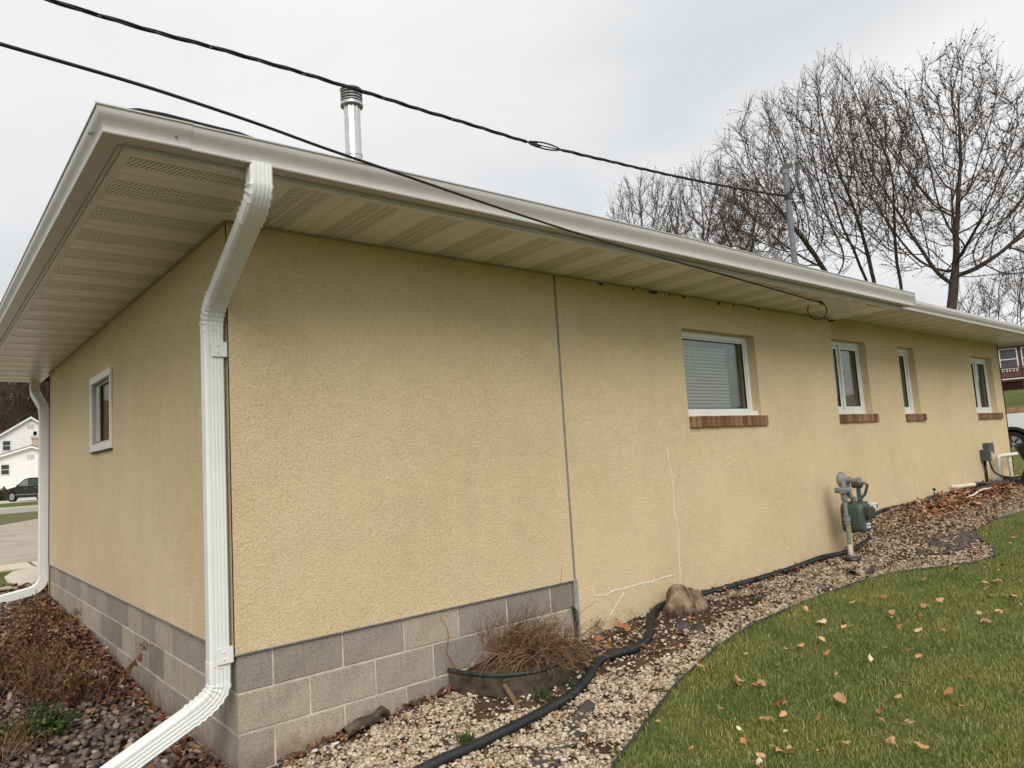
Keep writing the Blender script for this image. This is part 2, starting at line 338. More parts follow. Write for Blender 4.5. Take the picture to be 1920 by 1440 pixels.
M['litter'] = island('red_brown_leaf_litter', [(0, (.07,.035,.022)), (.35, (.15,.065,.04)), (.65, (.23,.105,.06)), (.86, (.34,.19,.11)), (1, (.48,.35,.23))], .85, .15)
M['litter2'] = island('orange_leaf_litter', [(0, (.12,.05,.03)), (.35, (.27,.11,.055)), (.7, (.40,.19,.095)), (1, (.55,.38,.23))], .85, .15)
M['debris'] = island('brown_debris', [(0, (.07,.04,.025)), (.5, (.15,.09,.05)), (1, (.30,.19,.11))], .9, .1)
M['tanleaf'] = simple('dry_tan_leaf', (.47,.28,.14), .85, .15, .25, 30, rnd=.3)
M['oakleaf'] = simple('orange_oak_leaf', (.38,.16,.07), .8, .2, .2, 30, rnd=.25)
M['paleleaf'] = simple('pale_cream_leaf', (.62,.52,.34), .85, .15, .2, 30, rnd=.25)
M['stem'] = island('dry_brown_stems', [(0, (.09,.042,.024)), (.4, (.19,.10,.055)), (.75, (.33,.20,.11)), (1, (.52,.36,.21))])
M['bronzeleaf'] = island('bronze_shrub_leaves', [(0, (.07,.03,.02)), (.5, (.16,.06,.03)), (.8, (.20,.13,.04)), (1, (.10,.12,.03))])
M['greenleaf'] = island('dark_green_sprigs', [(0, (.03,.05,.015)), (.6, (.06,.10,.03)), (1, (.13,.15,.05))])

# ------------------------------------------------------------------ ground heights
BX = [-9,-3,.2,.8,1.3,2.0,2.5,3.1,3.6,4.2,5,6.5,7.2,8,10,13,16,25]
BZ = [-.66,-.66,-.6,-.54,-.5,-.46,-.43,-.38,-.35,-.37,-.38,-.34,-.16,-.02,.02,.07,.08,.1]
def zg(x, y):
    x = np.asarray(x, float); y = np.asarray(y, float)
    left = np.interp(np.maximum(y, -2), [-2,0,1.6,2.8,4.3,6.3,9,200], [-.68,-.62,-.6,-.51,-.42,-.40,-.36,-.3])
    b = np.interp(x, BX, BZ); low = np.interp(x, [-3,0,1,3,6,8,11,15,25], [-.68,-.66,-.62,-.56,-.48,-.36,-.2,-.02,.1])
    t = np.clip(-y/1.5, 0, 1); right = b*(1-t)+low*t
    wgt = np.clip((x+.05)/.35, 0, 1); return left*(1-wgt)+right*wgt if True else right
def zr(x, y):     # right-hand side only
    b = np.interp(x, BX, BZ); low = np.interp(x, [-3,0,1,3,6,8,11,15,25], [-.68,-.66,-.62,-.56,-.48,-.36,-.2,-.02,.1])
    t = np.clip(-np.asarray(y, float)/1.5, 0, 1); return b*(1-t)+low*t
def zl(x, y): return np.interp(np.maximum(y, -2), [-2,0,1.6,2.8,4.3,6.3,9,200], [-.68,-.62,-.6,-.51,-.42,-.40,-.36,-.3])+0*np.asarray(x, float)
EX = [-1,.4,1.325,1.603,2.28,2.945,3.614,4.341,5.213,5.988,6.41,6.75,7.113,7.405,7.608,7.9,8.829,9.471,14,20]
EY = [-3.3,-1.9,-1.316,-1.215,-.959,-.794,-.717,-.668,-.661,-.765,-.993,-1.211,-1.273,-1.175,-.971,-.885,-.854,-.92,-1.05,-1.1]
def yedge(x): return np.interp(x, EX, EY)
def zt(x, y):
    x = np.asarray(x, float); y = np.asarray(y, float)
    z = np.where(x > 20, np.interp(x, [20,30.6,31,60,120,400], [.1,.2,1.58,3.7,8,12]), -.3+.4*np.clip(x/20, 0, 1))
    z = np.where(y > 20, np.minimum(z, z*np.clip(1-(y-20)/40, 0, 1)-.35*np.clip((y-20)/40, 0, 1)), z)
    hill = np.clip((y-118)*.22, 0, 26)+np.clip((x-60)*.02, 0, 6)*0
    return z+hill-np.where((x <= 20) & (y < 12), .35, 0)-np.where((x <= 20) & (y >= 12) & (y < 60), .13, 0)
# big sheet
def axis(lo, hi, fine_lo, fine_hi, st):
    a = list(np.arange(fine_lo, fine_hi+1e-6, st)); s = st; p = fine_hi
    while p < hi: s *= 1.25; p += s; a.append(p)
    s = st; p = fine_lo
    while p > lo: s *= 1.25; p -= s; a.insert(0, p)
    return np.array(a)
def grid_mesh(name, X, Y, Z, mat, smooth=True, parent=None):
    ny, nx = X.shape; V = np.stack([X.ravel(), Y.ravel(), Z.ravel()], 1); i = np.arange(ny-1)[:, None]*nx+np.arange(nx-1)[None]
    Fq = np.stack([i, i+1, i+1+nx, i+nx], -1).reshape(-1, 4); return np_mesh(name, V, Fq, mat, smooth, parent)
xs = axis(-500, 700, -14, 34, .8); ys = axis(-500, 700, -12, 20, .8); X, Y = np.meshgrid(xs, ys)
Z = zt(X, Y)
near = (X > -12) & (X < 16) & (Y > -9) & (Y < 12)
Z = np.where(near, np.minimum(Z, -.85), Z)
tag(grid_mesh('ground', X, Y, Z, M['farlawn']), kind='structure')

# lawn strip, right of the edging
xs = np.concatenate([np.arange(-12, .2, .4), np.arange(.2, 14, .1), np.arange(14, 20.5, .5)]); t_ = np.concatenate([np.linspace(0, 1, 8)[:-1]*1.0, np.geomspace(1, 9, 16)])
X = np.repeat(xs[None], len(t_), 0); Y = yedge(xs)[None]-t_[:, None]; Z = zr(X, Y)+.006*np.sin(X*9)*np.sin(Y*7)
Z = Z-np.where(Y < -8, (-8-Y)*.1, 0)
tag(grid_mesh('lawn', X, Y[:], Z, M['lawn']), kind='structure')
# gravel bed base between wall and edging
xs = np.arange(-.6, 16, .06); t_ = np.linspace(0, 1, 22); yw = np.where(xs > 6.8, .3, .1)
X = np.repeat(xs[None], 22, 0); Y = yw[None]*(1-t_[:, None])+yedge(xs)[None]*t_[:, None]
Z = zr(X, Y)+.008*np.sin(X*23+Y*11)*np.sin(Y*31)-.004
tag(grid_mesh('gravel_bed_soil', X, Y, Z, M['soil']), kind='structure')
# planted bed on the left of the house
X, Y = np.meshgrid(np.arange(-4, .12, .08), np.arange(-4, 7.4, .08)); Z = zl(X, Y)-.012+.012*np.sin(X*13+1)*np.sin(Y*9)
tag(grid_mesh('planting_bed_soil', X, Y, Z, M['soil']), kind='structure')

# ------------------------------------------------------------------ HOUSE
H = 2.28; GND = -.6
house = empty('house', (0, 0, GND), 'long low house with tan stucco walls, white gutters and exposed grey block footing', 'house')
def wall(us, zs, holes, f, depth, edge=.02, name='stucco_wall'):
    """f(u, d, z) -> world; d = depth behind the face"""
    mb = MB(); us = sorted(set(us+[h[0] for h in holes]+[h[1] for h in holes])); zs = sorted(set(zs+[h[2] for h in holes]+[h[3] for h in holes]))
    for a, b in zip(us, us[1:]):
        for c, d in zip(zs, zs[1:]):
            if any(h[0] <= (a+b)/2 <= h[1] and h[2] <= (c+d)/2 <= h[3] for h in holes): continue
            mb.quad(f(a,0,c), f(b,0,c), f(b,0,d), f(a,0,d))
    for u0, u1, z0, z1 in holes:
        P = [(u0,z0),(u1,z0),(u1,z1),(u0,z1)]
        for (a, c), (b, d) in zip(P, P[1:]+P[:1]): mb.quad(f(a,0,c), f(a,depth,c), f(b,depth,d), f(b,0,d))
    P = [(us[0],zs[0]),(us[-1],zs[0]),(us[-1],zs[-1]),(us[0],zs[-1])]
    for (a, c), (b, d) in zip(P, P[1:]+P[:1]): mb.quad(f(a,0,c), f(b,0,d), f(b,edge,d), f(a,edge,c))
    return mb.build(name, M['stucco'], house)
W1 = (3.978, 5.168, 1.179, 1.974)
W2 = (6.98, 8.03, 1.185, 2.095); W3 = (9.02, 9.57, 1.175, 2.10); W4 = (11.83, 12.86, 1.165, 2.10)
fr = lambda Y0: (lambda u, d, z: (u, Y0+d, z))
HF = 2.36     # height of the far soffit
wall([0, 2.428], [0, H+.04], [], fr(0), .1, .018)
wall([2.452, 6.8], [-.9, H+.04], [W1], fr(0), .12, .16)
wall([6.78, 13.3], [-.9, HF+.04], [W2, W3, W4], fr(.15), .12, .05)
WL = (2.872, 3.65, 1.25, 1.82)
wall([.001, 6.38], [.001, H+.04], [WL], lambda u, d, z: (d, u, z), .02, .018)
wall([.15, 6.38], [-.9, HF+.04], [], lambda u, d, z: (13.3-d, u, z), .1, .05)
wall([0, 13.3], [-.9, HF+.04], [], lambda u, d, z: (u, 6.38-d, z), .1, .05)
# joint between the two stucco fields and metal drip edge
mb = MB(); mb.box(2.428, 2.452, .005, .02, 0.0, H+.01); mb.build('control_joint', M['flash'], house)
mb = MB(); mb.box(2.422, 2.462, -.004, .012, -.6, 0.0); mb.build('joint_flashing', simple('zinc_strip', (.30,.30,.28), .5, .4, .3, 20), house)
mb = MB(); mb.box(-.003, 2.425, -.003, .02, -.008, 0.0); mb.box(-.003, .02, .021, 6.38, -.008, 0.0); mb.build('drip_edge', M['flash'], house)
# block footing: every block its own piece, mortar 4 mm back
foot = MB(); foot.box(.0165, 2.421, .0165, .3, -.95, -.009); foot.box(.0165, .3, .301, 6.37, -.95, -.009)
foot = foot.build('block_footing', M['mortar'], house)
def block_mesh(lx, ly, h=.19, j=.006):
    mb = MB(); mb.box(0, lx, 0, ly, 0, h); return mb.mesh('concrete_block', M['block'])
bm40 = block_mesh(.39, .05); bm20 = block_mesh(.19, .05); bl40 = block_mesh(.05, .39); bms = {}
def blk(x0, x1, y0, y1, z0, z1):
    mb = MB(); mb.box(0, x1-x0, 0, y1-y0, 0, z1-z0); k = (round(x1-x0, 3), round(y1-y0, 3), round(z1-z0, 3))
    if k not in bms: bms[k] = mb.mesh('concrete_block', M['block'])
    o = inst('concrete_block', bms[k], (x0, y0, z0), foot, (0,0,0))
    o.rotation_euler = (random.uniform(-.002, .002), random.uniform(-.002, .002), 0)
    b = o.modifiers.new('bevel', 'BEVEL'); b.width = .004; b.segments = 1
J = .005
for c in range(4):
    z1 = -.2*c-(.012 if c == 0 else J); z0 = -.2*(c+1)+J
    full = (c % 2 == 1)                          # corner block shows .4 on the right face in odd courses
    xa = .4 if full else .2; ya = .2 if full else .4
    blk(.012, xa-J, .012, ya-J, z0, z1)          # corner block
    x = xa
    while x < 2.40:
        x1 = min(x+.4, 2.42); blk(x+J, x1-J if x1 < 2.41 else 2.419, .012, .062, z0, z1); x += .4
    y = ya
    while y < 6.36: blk(.012, .062, y+J, min(y+.4, 6.372)-J, z0, z1); y += .4

# soffit: one panel object per 0.40 m sheet, with V grooves and vent strips
def panel_mesh(length, w=.4):
    mb = MB(); g = .006
    segs = [(0, .095, 1), (.105, .195, 1), (.205, .292, 0), (.302, w-.006, 0)]
    xs_ = 0
    for a, b, mi in segs:
        mb.quad((a, 0, 0), (a, length, 0), (b, length, 0), (b, 0, 0), mi)
    edges = [(.095, .105, .002), (.195, .205, -.004), (.292, .302, .007), (w-.006, w, .009)]
    for a, b, d in edges:
        mx_ = (a+b)/2; mb.quad((a,0,0), (a,length,0), (mx_,length,d), (mx_,0,d)); mb.quad((mx_,0,d), (mx_,length,d), (b,length,0), (b,0,0))
    return mb.mesh('soffit_panel', [M['soffit'], M['vent']])
soff = MB(); soff.box(-.62, 7.1, -.66, .3, H+.012, H+.02); soff.box(-.62, .3, .3, 7.27, H+.012, H+.02)
soff = soff.build('soffit', M['dark'], house)
pm = panel_mesh(.66)
k = -1
while True:
    x0 = .12+.405*k; k += 1
    if x0 > 6.79: break
    if x0 < -.2: continue
    if x0 < 0: continue
    inst('soffit_panel', pm, (x0, -.652, H), soff, scale=(1.0125, 1, 1))
mb = MB(); mb.quad((-.02,-.652,H), (-.02,.02,H), (.118,.02,H), (.118,-.652,H)); mb.build('soffit_panel', [M['soffit']], soff)
# left eave: panels run along x
pl = panel_mesh(.63)
k = -1
while .09+.4*k < 7.2:
    y0 = .09+.4*k; k += 1
    # rotate so local y -> +x, local x -> +y : use mirrored matrix
    o = inst('soffit_panel', pl, (-.605, y0, H+.0005), soff); o.rotation_euler = (math.pi, 0, R(90)); o.scale = (1, 1, -1)
    o.rotation_euler = (0, 0, R(-90)); o.scale = (-1, 1, 1)
mb = MB(); Zs = H+.0005
for a, b, mi in ((-.652,-.592,0),(-.588,-.486,1),(-.482,-.395,0),(-.389,-.312,0)): mb.quad((-.605,a,Zs),(-.605,b,Zs),(.02,b,Zs),(.02,a,Zs), 0 if mi == 0 else 0)
for a, b in ((-.592,-.588),(-.486,-.482),(-.395,-.389)): m_ = (a+b)/2; mb.quad((-.605,a,Zs),(-.605,m_,Zs+.006),(.02,m_,Zs+.006),(.02,a,Zs)); mb.quad((-.605,m_,Zs+.006),(-.605,b,Zs),(.02,b,Zs),(.02,m_,Zs+.006))
mb.build('soffit_panel', [M['soffit']], soff)
mb = MB(); mb.quad((0,0,0),(0,.56,0),(.1,.56,0),(.1,0,0)); o = inst('vent_strip', mb.mesh('vent_strip', M['vent']), (-.59,-.588,H-.0015), soff, (0,0,R(-90)), (-1,1,1))
# far soffit
soff2 = MB(); soff2.box(7.12, 14.0, -.6, .3, HF+.012, HF+.02); soff2 = soff2.build('soffit', M['dark'], house)
pm3 = panel_mesh(.68)
k = 0
while 6.82+.405*k < 13.5: inst('soffit_panel', pm3, (6.82+.405*k, -.50, HF), soff2, scale=(1.0125, 1, 1)); k += 1
mb = MB(); mb.box(6.805, 6.818, -.62, .14, H-.004, HF+.01); mb.build('soffit_step', M['trim'], house)
# added wavy glossy sheet standing in for the bright reflection at the eave end
mb = MB(); nu, nv = 26, 9
for i in range(nu+1):
    for j in range(nv+1):
        u = i/nu; v_ = j/nv; xa_ = 5.44+(6.80-5.44)*v_ ; ya_ = -.645+.65*v_
        px_ = xa_+(6.80-xa_)*u; mb.v.append((px_, ya_, H-.006-.012*u-.0035*math.sin(px_*17+2*v_)-.002*math.sin(px_*39)))
for i in range(nu):
    for j in range(nv): a = i*(nv+1)+j; mb.f.append((a, a+1, a+nv+2, a+nv+1)); mb.m.append(0)
mb.build('soffit_reflection_sheet', simple('glossy_reflection_sheet', (.74,.72,.67), .22, .6, .04, 3), house, smooth=True)
# trims round the soffit
mb = MB(); mb.box(-.640, 7.1, -.685, -.652, H-.014, H+.07); mb.build('soffit_trim', M['trim'], house, bevel=.006)
mb = MB(); mb.box(-.638, -.600, -.651, 7.27, H-.008, H+.01); mb.build('soffit_trim', M['trim'], house, bevel=.006)
mb = MB(); mb.box(7.1, 13.6, -.545, -.50, HF-.014, HF+.01); mb.box(13.6, 13.64, -.545, 6.8, HF-.03, HF+.1); mb.build('soffit_trim', M['paint_white'], house, bevel=.006)
mb = MB(); mb.box(0.0, 6.8, -.012, 0, H-.014, H-.001); mb.box(-.012, 0, .0, 6.38, H-.014, H-.001); mb.build('wall_channel', simple('soffit_channel', (.36,.30,.21), .6, .3), house)
# fascia boards behind the gutters
mb = MB(); mb.box(-.64, 7.1, -.70, -.6855, H-.002, H+.16); mb.box(-.655, -.6405, -.686, 7.28, H-.002, H+.16); mb.box(7.1, 13.65, -.56, -.546, HF, HF+.12)
mb.build('fascia', M['gutter'], house)
# K-style gutters
prof = [(0,.005),(0,0),(.078,0),(.089,-.001),(.091,.005),(.085,.010),(.084,.022),(.088,.034),(.097,.050),(.107,.064),(.112,.076),(.112,.092),(.118,.095),(.118,.101),(.108,.101),
        (.106,.094),(.106,.078),(.10,.066),(.09,.052),(.081,.036),(.077,.024),(.077,.006),(.004,.006)]
def gut(path, name='gutter', k=1.0, mat='gutter'):
    mb = MB(); rings = []
    for fn in path: rings.append([fn(o*k, z*k) for o, z in prof])
    mb.sweep(rings); return mb.build(name, M[mat], house, smooth=28)
dzf = lambda x: float(np.interp(x, [-.75,.8,3,7.5], [0,.028,.052,.062]))
zb = H+.004
path = [lambda o, z: (-.64-o, -.686-o, zb+z)]+[(lambda x: (lambda o, z: (x, -.686-o, zb+z+dzf(x)*(.35+.65*min(1,z/.09)))))(x) for x in np.linspace(-.3, 7.2, 12)]
gut(path)
gut([lambda o, z: (-.64-o, -.686-o, zb+z)]+[(lambda y: (lambda o, z: (-.64-o, y, zb+z+.01*y/7)))(y) for y in (0, 3.5, 7.32)])
gut([(lambda x: (lambda o, z: (x, -.547-o*.95, HF-.045+z*.85)))(x) for x in (7.0, 10, 13.62)])
# mitre sleeve at the corner
ks = 1.03
mb = MB(); mb.sweep([[(-.64-o*ks, -.686-o*ks, zb-.002+z*ks) for o, z in prof], [(-.40, -.686-o*ks, zb-.001+z*ks+.006) for o, z in prof]]); mb.build('gutter_mitre', M['gutter'], house, smooth=28)
mb = MB()
for x in (-.46,): mb.lathe((x, -.776, zb+.045), [(.004,0),(.004,.010),(.002,.012)], 8, 0, (0,-1,0))
for x in (0.9, 3.2, 5.4): mb.lathe((x, -.775, zb+.05+dzf(x)), [(.005,0),(.005,.012),(.002,.015)], 8, 0, (0,-1,0))
mb.lathe((-.74, -.62, zb+.05), [(.006,0),(.006,.012),(.002,.015)], 8, 0, (-1,0,0)); mb.build('gutter_screws', M['flash'], house)
mb = MB(); mb.quad((7.2, -.686, zb+.06), (7.2, -.80, zb+.06), (7.2, -.80, zb+.165), (7.2, -.686, zb+.165)); mb.build('gutter_end_cap', M['gutter'], house)
# roof: low hip with shingles
mb = MB(); e0 = zb+.11
mb.add([(-.66,-.70,e0),(7.12,-.70,e0+.05),(7.12,7.28,e0+.05),(-.66,7.28,e0),(3.0,3.2,3.42),(7.12,3.2,3.42)], [(0,1,5,4),(5,2,3,4),(3,0,4),(0,3,2,1),(1,2,5)])
mb.build('roof', M['roof'], house)
mb = MB(); e1 = HF+.09
mb.add([(7.12,-.55,e1),(13.64,-.55,e1),(13.64,6.9,e1),(7.12,6.9,e1),(7.12,3.2,3.3),(10.5,3.2,3.3)], [(0,1,5,4),(5,2,3,4),(1,2,5),(3,2,1,0)]); mb.build('roof', M['roof'], house)
# loose black strip peeping over the gutter corner
mb = MB(); mb.tube([(-.66+.0, -.775, e0+.0), (-.60, -.782, e0+.012), (-.5, -.785, e0+.016), (-.36, -.787, e0+.014), (-.2, -.79, e0+.010), (-.1, -.79, e0)], [.004,.007,.008,.006,.008,.004], 6); mb.build('roof_edge_strip', M['rubber'], house)

# downspouts --------------------------------------------------------
def dprof(a=.051, b=.038):
    p = []; nr = 4
    p += [(-a+.012, -b), (-a+.02, -b)]
    xs_ = np.linspace(-a+.03, a-.016, nr)
    for x in xs_: p += [(x-.005, -b), (x-.002, -b+.0022), (x+.002, -b+.0022), (x+.005, -b)]
    p += [(a-.008, -b), (a, -b+.008), (a, b-.008), (a-.008, b), (-a+.008, b), (-a, b-.008), (-a, -b+.010)]
    return p
DP = dprof()
def dspout(stations, name, parent):
    """stations: (pos, a_axis, b_axis, scale)"""
    mb = MB(); mb.sweep([[Vector(p)+Vector(a)*q[0]*s+Vector(b)*q[1]*s for q in DP] for p, a, b, s in stations]); return mb.build(name, M['white_pipe'], parent, smooth=30)
def bend_yz(x0, p0, d0, p1, d1, n=11, dx=0):     # bend in the yz plane, directions d as (y,z)
    st = []
    for i in range(n):
        u = i/(n-1); h = u*u*(3-2*u)
        a0 = np.array(p0); a1 = np.array(p1); T0 = np.array(d0); T1 = np.array(d1); Ld = np.linalg.norm(a1-a0)*1.0
        h00 = 2*u**3-3*u**2+1; h10 = u**3-2*u**2+u; h01 = -2*u**3+3*u**2; h11 = u**3-u**2
        q = h00*a0+h10*Ld*T0+h01*a1+h11*Ld*T1
        dq = (6*u*u-6*u)*a0+(3*u*u-4*u+1)*Ld*T0+(-6*u*u+6*u)*a1+(3*u*u-2*u)*Ld*T1; dq /= np.linalg.norm(dq)
        st.append((q, dq))
    return st
dsp = empty('downspout', (-.066, .058, GND), parent=house)
X0 = -.098; X1 = -.066
leg = np.array([.80, -.34]); leg = leg/np.linalg.norm(leg)
def yz_station(x, q, dq, s): return ((x, q[0], q[1]), (1,0,0), (0, -dq[1], dq[0]), s)
st = [((X0, -.742, 2.30), (1,0,0), (0,1,0), 1.0), ((X0, -.742, 2.225), (1,0,0), (0,1,0), 1.0)]
for i, (q, dq) in enumerate(bend_yz(0, (-.742, 2.215), (0,-1), (-.60, 2.075), leg, 13)): st.append(yz_station(X0, q, dq, 1.0+(.07 if i % 2 else -.02)))
dspout(st, 'upper_elbow', dsp)
A_ = np.array([-.605, 2.077]); B_ = np.array([-.04, 1.838])
st = [yz_station(X0+(X1-X0)*u, A_+(B_-A_)*u, (B_-A_)/np.linalg.norm(B_-A_), .985) for u in (0, .5, 1)]; dspout(st, 'offset_pipe', dsp)
st = []
for i, (q, dq) in enumerate(bend_yz(0, (-.06, 1.846), (B_-A_)/np.linalg.norm(B_-A_), (.058, 1.70), (0,-1), 13)): st.append(yz_station(X1, q, dq, 1.0+(.07 if i % 2 else -.02)))
st.append(((X1, .058, 1.67), (1,0,0), (0,1,0), 1.02)); dspout(st, 'middle_elbow', dsp)
st = [((X1, .058, z), (1,0,0), (0,1,0), .985) for z in (1.70, .6, -.09)]; dspout(st, 'straight_pipe', dsp)
legx = np.array([-.86, -.40]); legx = legx/np.linalg.norm(legx); st = [((X1, .058, -.02), (1,0,0), (0,1,0), 1.03), ((X1, .058, -.11), (1,0,0), (0,1,0), 1.03)]
for i, (q, dq) in enumerate(bend_yz(0, (X1, -.13), (0,-1), (X1-.14, -.262), legx, 15)):
    st.append(((q[0], .058, q[1]), (-dq[1], 0, dq[0]), (0,1,0), 1.02+(.09 if i % 2 else -.02)))
dspout(st, 'bottom_elbow', dsp)
st = []
for u in (0, .5, 1.0): q = np.array([X1-.135, -.26])+legx*.80*u; st.append(((q[0], .058, q[1]), (-legx[1], 0, legx[0]), (0,1,0), .985))
dspout(st, 'discharge_pipe', dsp)
for z in (1.575, .005):
    mb = MB(); mb.box(-.085, -.004, .0085, .0145, z-.04, z+.04); mb.box(-.012, -.004, .0145, .06, z-.04, z+.04)
    for zz_ in (-.018, .018): mb.lathe((-.052, .009, z+zz_), [(.006,0),(.006,.004),(.002,.006)], 8, 0, (0,-1,0))
    mb.build('strap', M['white_pipe'], dsp, bevel=.0015)
mb = MB()
for dx, dz in ((-.03, -.02), (.03, -.02), (.005, -.035), (-.005, 1.70)): mb.lathe((X1+dx, .019, -.02+dz), [(.005,0),(.005,.003),(.002,.004)], 8, 0, (0,-1,0))
mb.build('pipe_screws', M['trim'], dsp)
# far downspout at the back corner
ds2 = empty('downspout', (-.045, 6.46, -.4), parent=house)
st = [((-.06, 7.20, 2.30), (1,0,0), (0,1,0), 1), ((-.06, 7.20, 2.22), (1,0,0), (0,1,0), 1)]
la = np.array([-.8, -.3]); la = la/np.linalg.norm(la)
for i, (q, dq) in enumerate(bend_yz(0, (7.20, 2.21), (0,-1), (7.08, 2.09), la, 9)): st.append(yz_station(-.06, q, dq, 1+(.04 if i % 2 else 0)))
for i, (q, dq) in enumerate(bend_yz(0, (6.58, 1.90), la, (6.46, 1.74), (0,-1), 9)): st.append(yz_station(-.045, q, dq, 1+(.04 if i % 2 else 0)))
st = [(p, (1,0,0), (0, b[1], b[2]), s) for p, a, b, s in st]
st += [((-.045, 6.46, z), (1,0,0), (0,1,0), 1) for z in (1.6, .5, -.16)]; dspout(st, 'straight_pipe', ds2)
lx = np.array([-.96, -.22]); st = [((-.045, 6.46, -.14), (1,0,0), (0,1,0), 1.03)]
for i, (q, dq) in enumerate(bend_yz(0, (-.045, -.17), (0,-1), (-.17, -.30), lx/np.linalg.norm(lx), 9)): st.append(((q[0], 6.46, q[1]), (-dq[1], 0, dq[0]), (0,1,0), 1.02+(.05 if i % 2 else 0)))
st.append(((-.17-1.0, 6.46, -.30-.16), (.22, 0, -.96), (0,1,0), 1)); dspout(st, 'bottom_elbow', ds2)
mb = MB(); mb.tube([(13.60, -.30, HF), (13.60, -.30, HF-.08), (13.62, -.33, HF-.25), (13.62, -.34, 0)], .04, 8); mb.build('downspout', M['white_pipe'], house)

# windows -----------------------------------------------------------
def win_front(Wd, Y0, kind, name='window'):
    u0, u1, z0, z1 = Wd; d = Y0+.085
    root = empty(name, ((u0+u1)/2, d, z0), parent=house); fw = .055; fr_ = MB()
    def rect(mb, a, b, c, e_, w, y0, y1):
        mb.box(a, b, y0, y1, c, c+w); mb.box(a, b, y0, y1, e_-w, e_); mb.box(a, a+w, y0, y1, c+w, e_-w); mb.box(b-w, b, y0, y1, c+w, e_-w)
    rect(fr_, u0+.001, u1-.001, z0+.001, z1-.001, fw, d, d+.07); 
    if kind == 'fixed': fr_.box(u0+.0, u1+.03, d-.05, d-.002, z0+.002, z0+.045)
    fr_.build('frame', M['vinyl'], root, bevel=.004)
    a, b, c, e_ = u0+fw, u1-fw, z0+fw, z1-fw
    panes = [(a, b)] if kind in ('fixed', 'single') else [(a, (a+b)/2-.02), ((a+b)/2-.02, b)]
    for i, (p, q) in enumerate(panes):
        sash = MB(); w_ = .016 if kind == 'fixed' else .045; yy = d+(.012 if i == 0 else .006)+(.012 if kind != 'fixed' and i == 0 else 0)
        rect(sash, p+.001, q-.001, c+.001, e_-.001, w_, yy, yy+.035); sash.build('sash', M['vinyl'], root, bevel=.003)
        gk = MB(); rect(gk, p+w_, q-w_, c+w_, e_-w_, .007, yy+.004, yy+.02); gk.build('gasket', M['gasket'], root)
        g = MB(); g.box(p+w_+.003, q-w_-.003, yy+.012, yy+.018, c+w_+.003, e_-w_-.003); g.build('pane', M['glass'], root)
        back = MB()
        if kind == 'fixed' or (kind == 'pair4'):
            bl = MB(); zc = c+.02; x1_ = q-.17 if kind == 'fixed' else q-.03; step = .032 if kind == 'fixed' else .03
            while zc < e_-.03:
                bl.box(p+.02, x1_, d+.115, d+.117, zc, zc+step-.006); bl.add([(p+.02, d+.100, zc-.004), (x1_, d+.100, zc-.004), (x1_, d+.122, zc+step-.004), (p+.02, d+.122, zc+step-.004)], [(0,1,2,3)]); zc += step
            bl.build('blind', M['blind'], root)
            if kind == 'fixed':
                hd = MB(); hd.box(p+.02, x1_, d+.09, d+.125, e_-.06, e_-.005); hd.box(q-.15, q+.0, d+.13, d+.135, c, e_); hd.build('side_curtain', M['curtainL'], root)
        else:
            cu = MB(); n_ = 24
            for k_ in range(n_):
                xa_ = p+(q-p)*k_/n_; xb_ = p+(q-p)*(k_+1)/n_; f_ = lambda x: d+.078+.008*math.sin(x*55)
                cu.quad((xa_, f_(xa_), c), (xb_, f_(xb_), c), (xb_, f_(xb_), e_), (xa_, f_(xa_), e_))
            cu.build('curtain', M['curtain'], root)
    rb = MB(); rb.box(u0-.03, u1+.03, d+.3, d+.305, z0-.05, z1+.05); rb.box(u0-.035, u0-.03, d+.071, d+.3, z0-.05, z1+.05); rb.box(u1+.03, u1+.035, d+.071, d+.3, z0-.05, z1+.05)
    rb.box(u0-.03, u1+.03, d+.071, d+.3, z0-.055, z0-.05); rb.box(u0-.03, u1+.03, d+.071, d+.3, z1+.05, z1+.055); rb.build('room_behind', simple('dim_room', (.16,.16,.15), .9, .1), root)
    return root
brm = MB(); brm.box(0, .066, 0, .14, 0, .095); brm = brm.mesh('brick', M['brick'])
def sill(Wd, Y0, x1):
    u0, u1, z0, z1 = Wd
    s_ = MB(); s_.box(u0+.004, x1-.004, Y0-.018, Y0+.085, z0-.098, z0-.004); s_ = s_.build('brick_sill', simple('sill_mortar', (.42,.35,.26), .95, .1), house)
    n_ = round((x1-u0)/.0745); p = (x1-u0)/n_
    for i in range(n_):
        o = inst('brick', brm, (u0+p*i+.004+random.uniform(-.001,.001), Y0-.028+random.uniform(-.004,.003), z0-.102+random.uniform(-.002,.002)), s_, scale=((p-.009)/.066, .8, 1.04)); 
        b = o.modifiers.new('bevel', 'BEVEL'); b.width = .004; b.segments = 2
win_front(W1, 0, 'fixed'); sill(W1, 0, 5.245)
win_front(W2, .15, 'pair'); sill((6.96, 8.03, 1.185, 0), .15, 8.14)
win_front(W3, .15, 'single'); sill((9.02, 9.57, 1.175, 0), .15, 9.68)
win_front(W4, .15, 'pair4'); sill((11.83, 12.86, 1.165, 0), .15, 13.02)
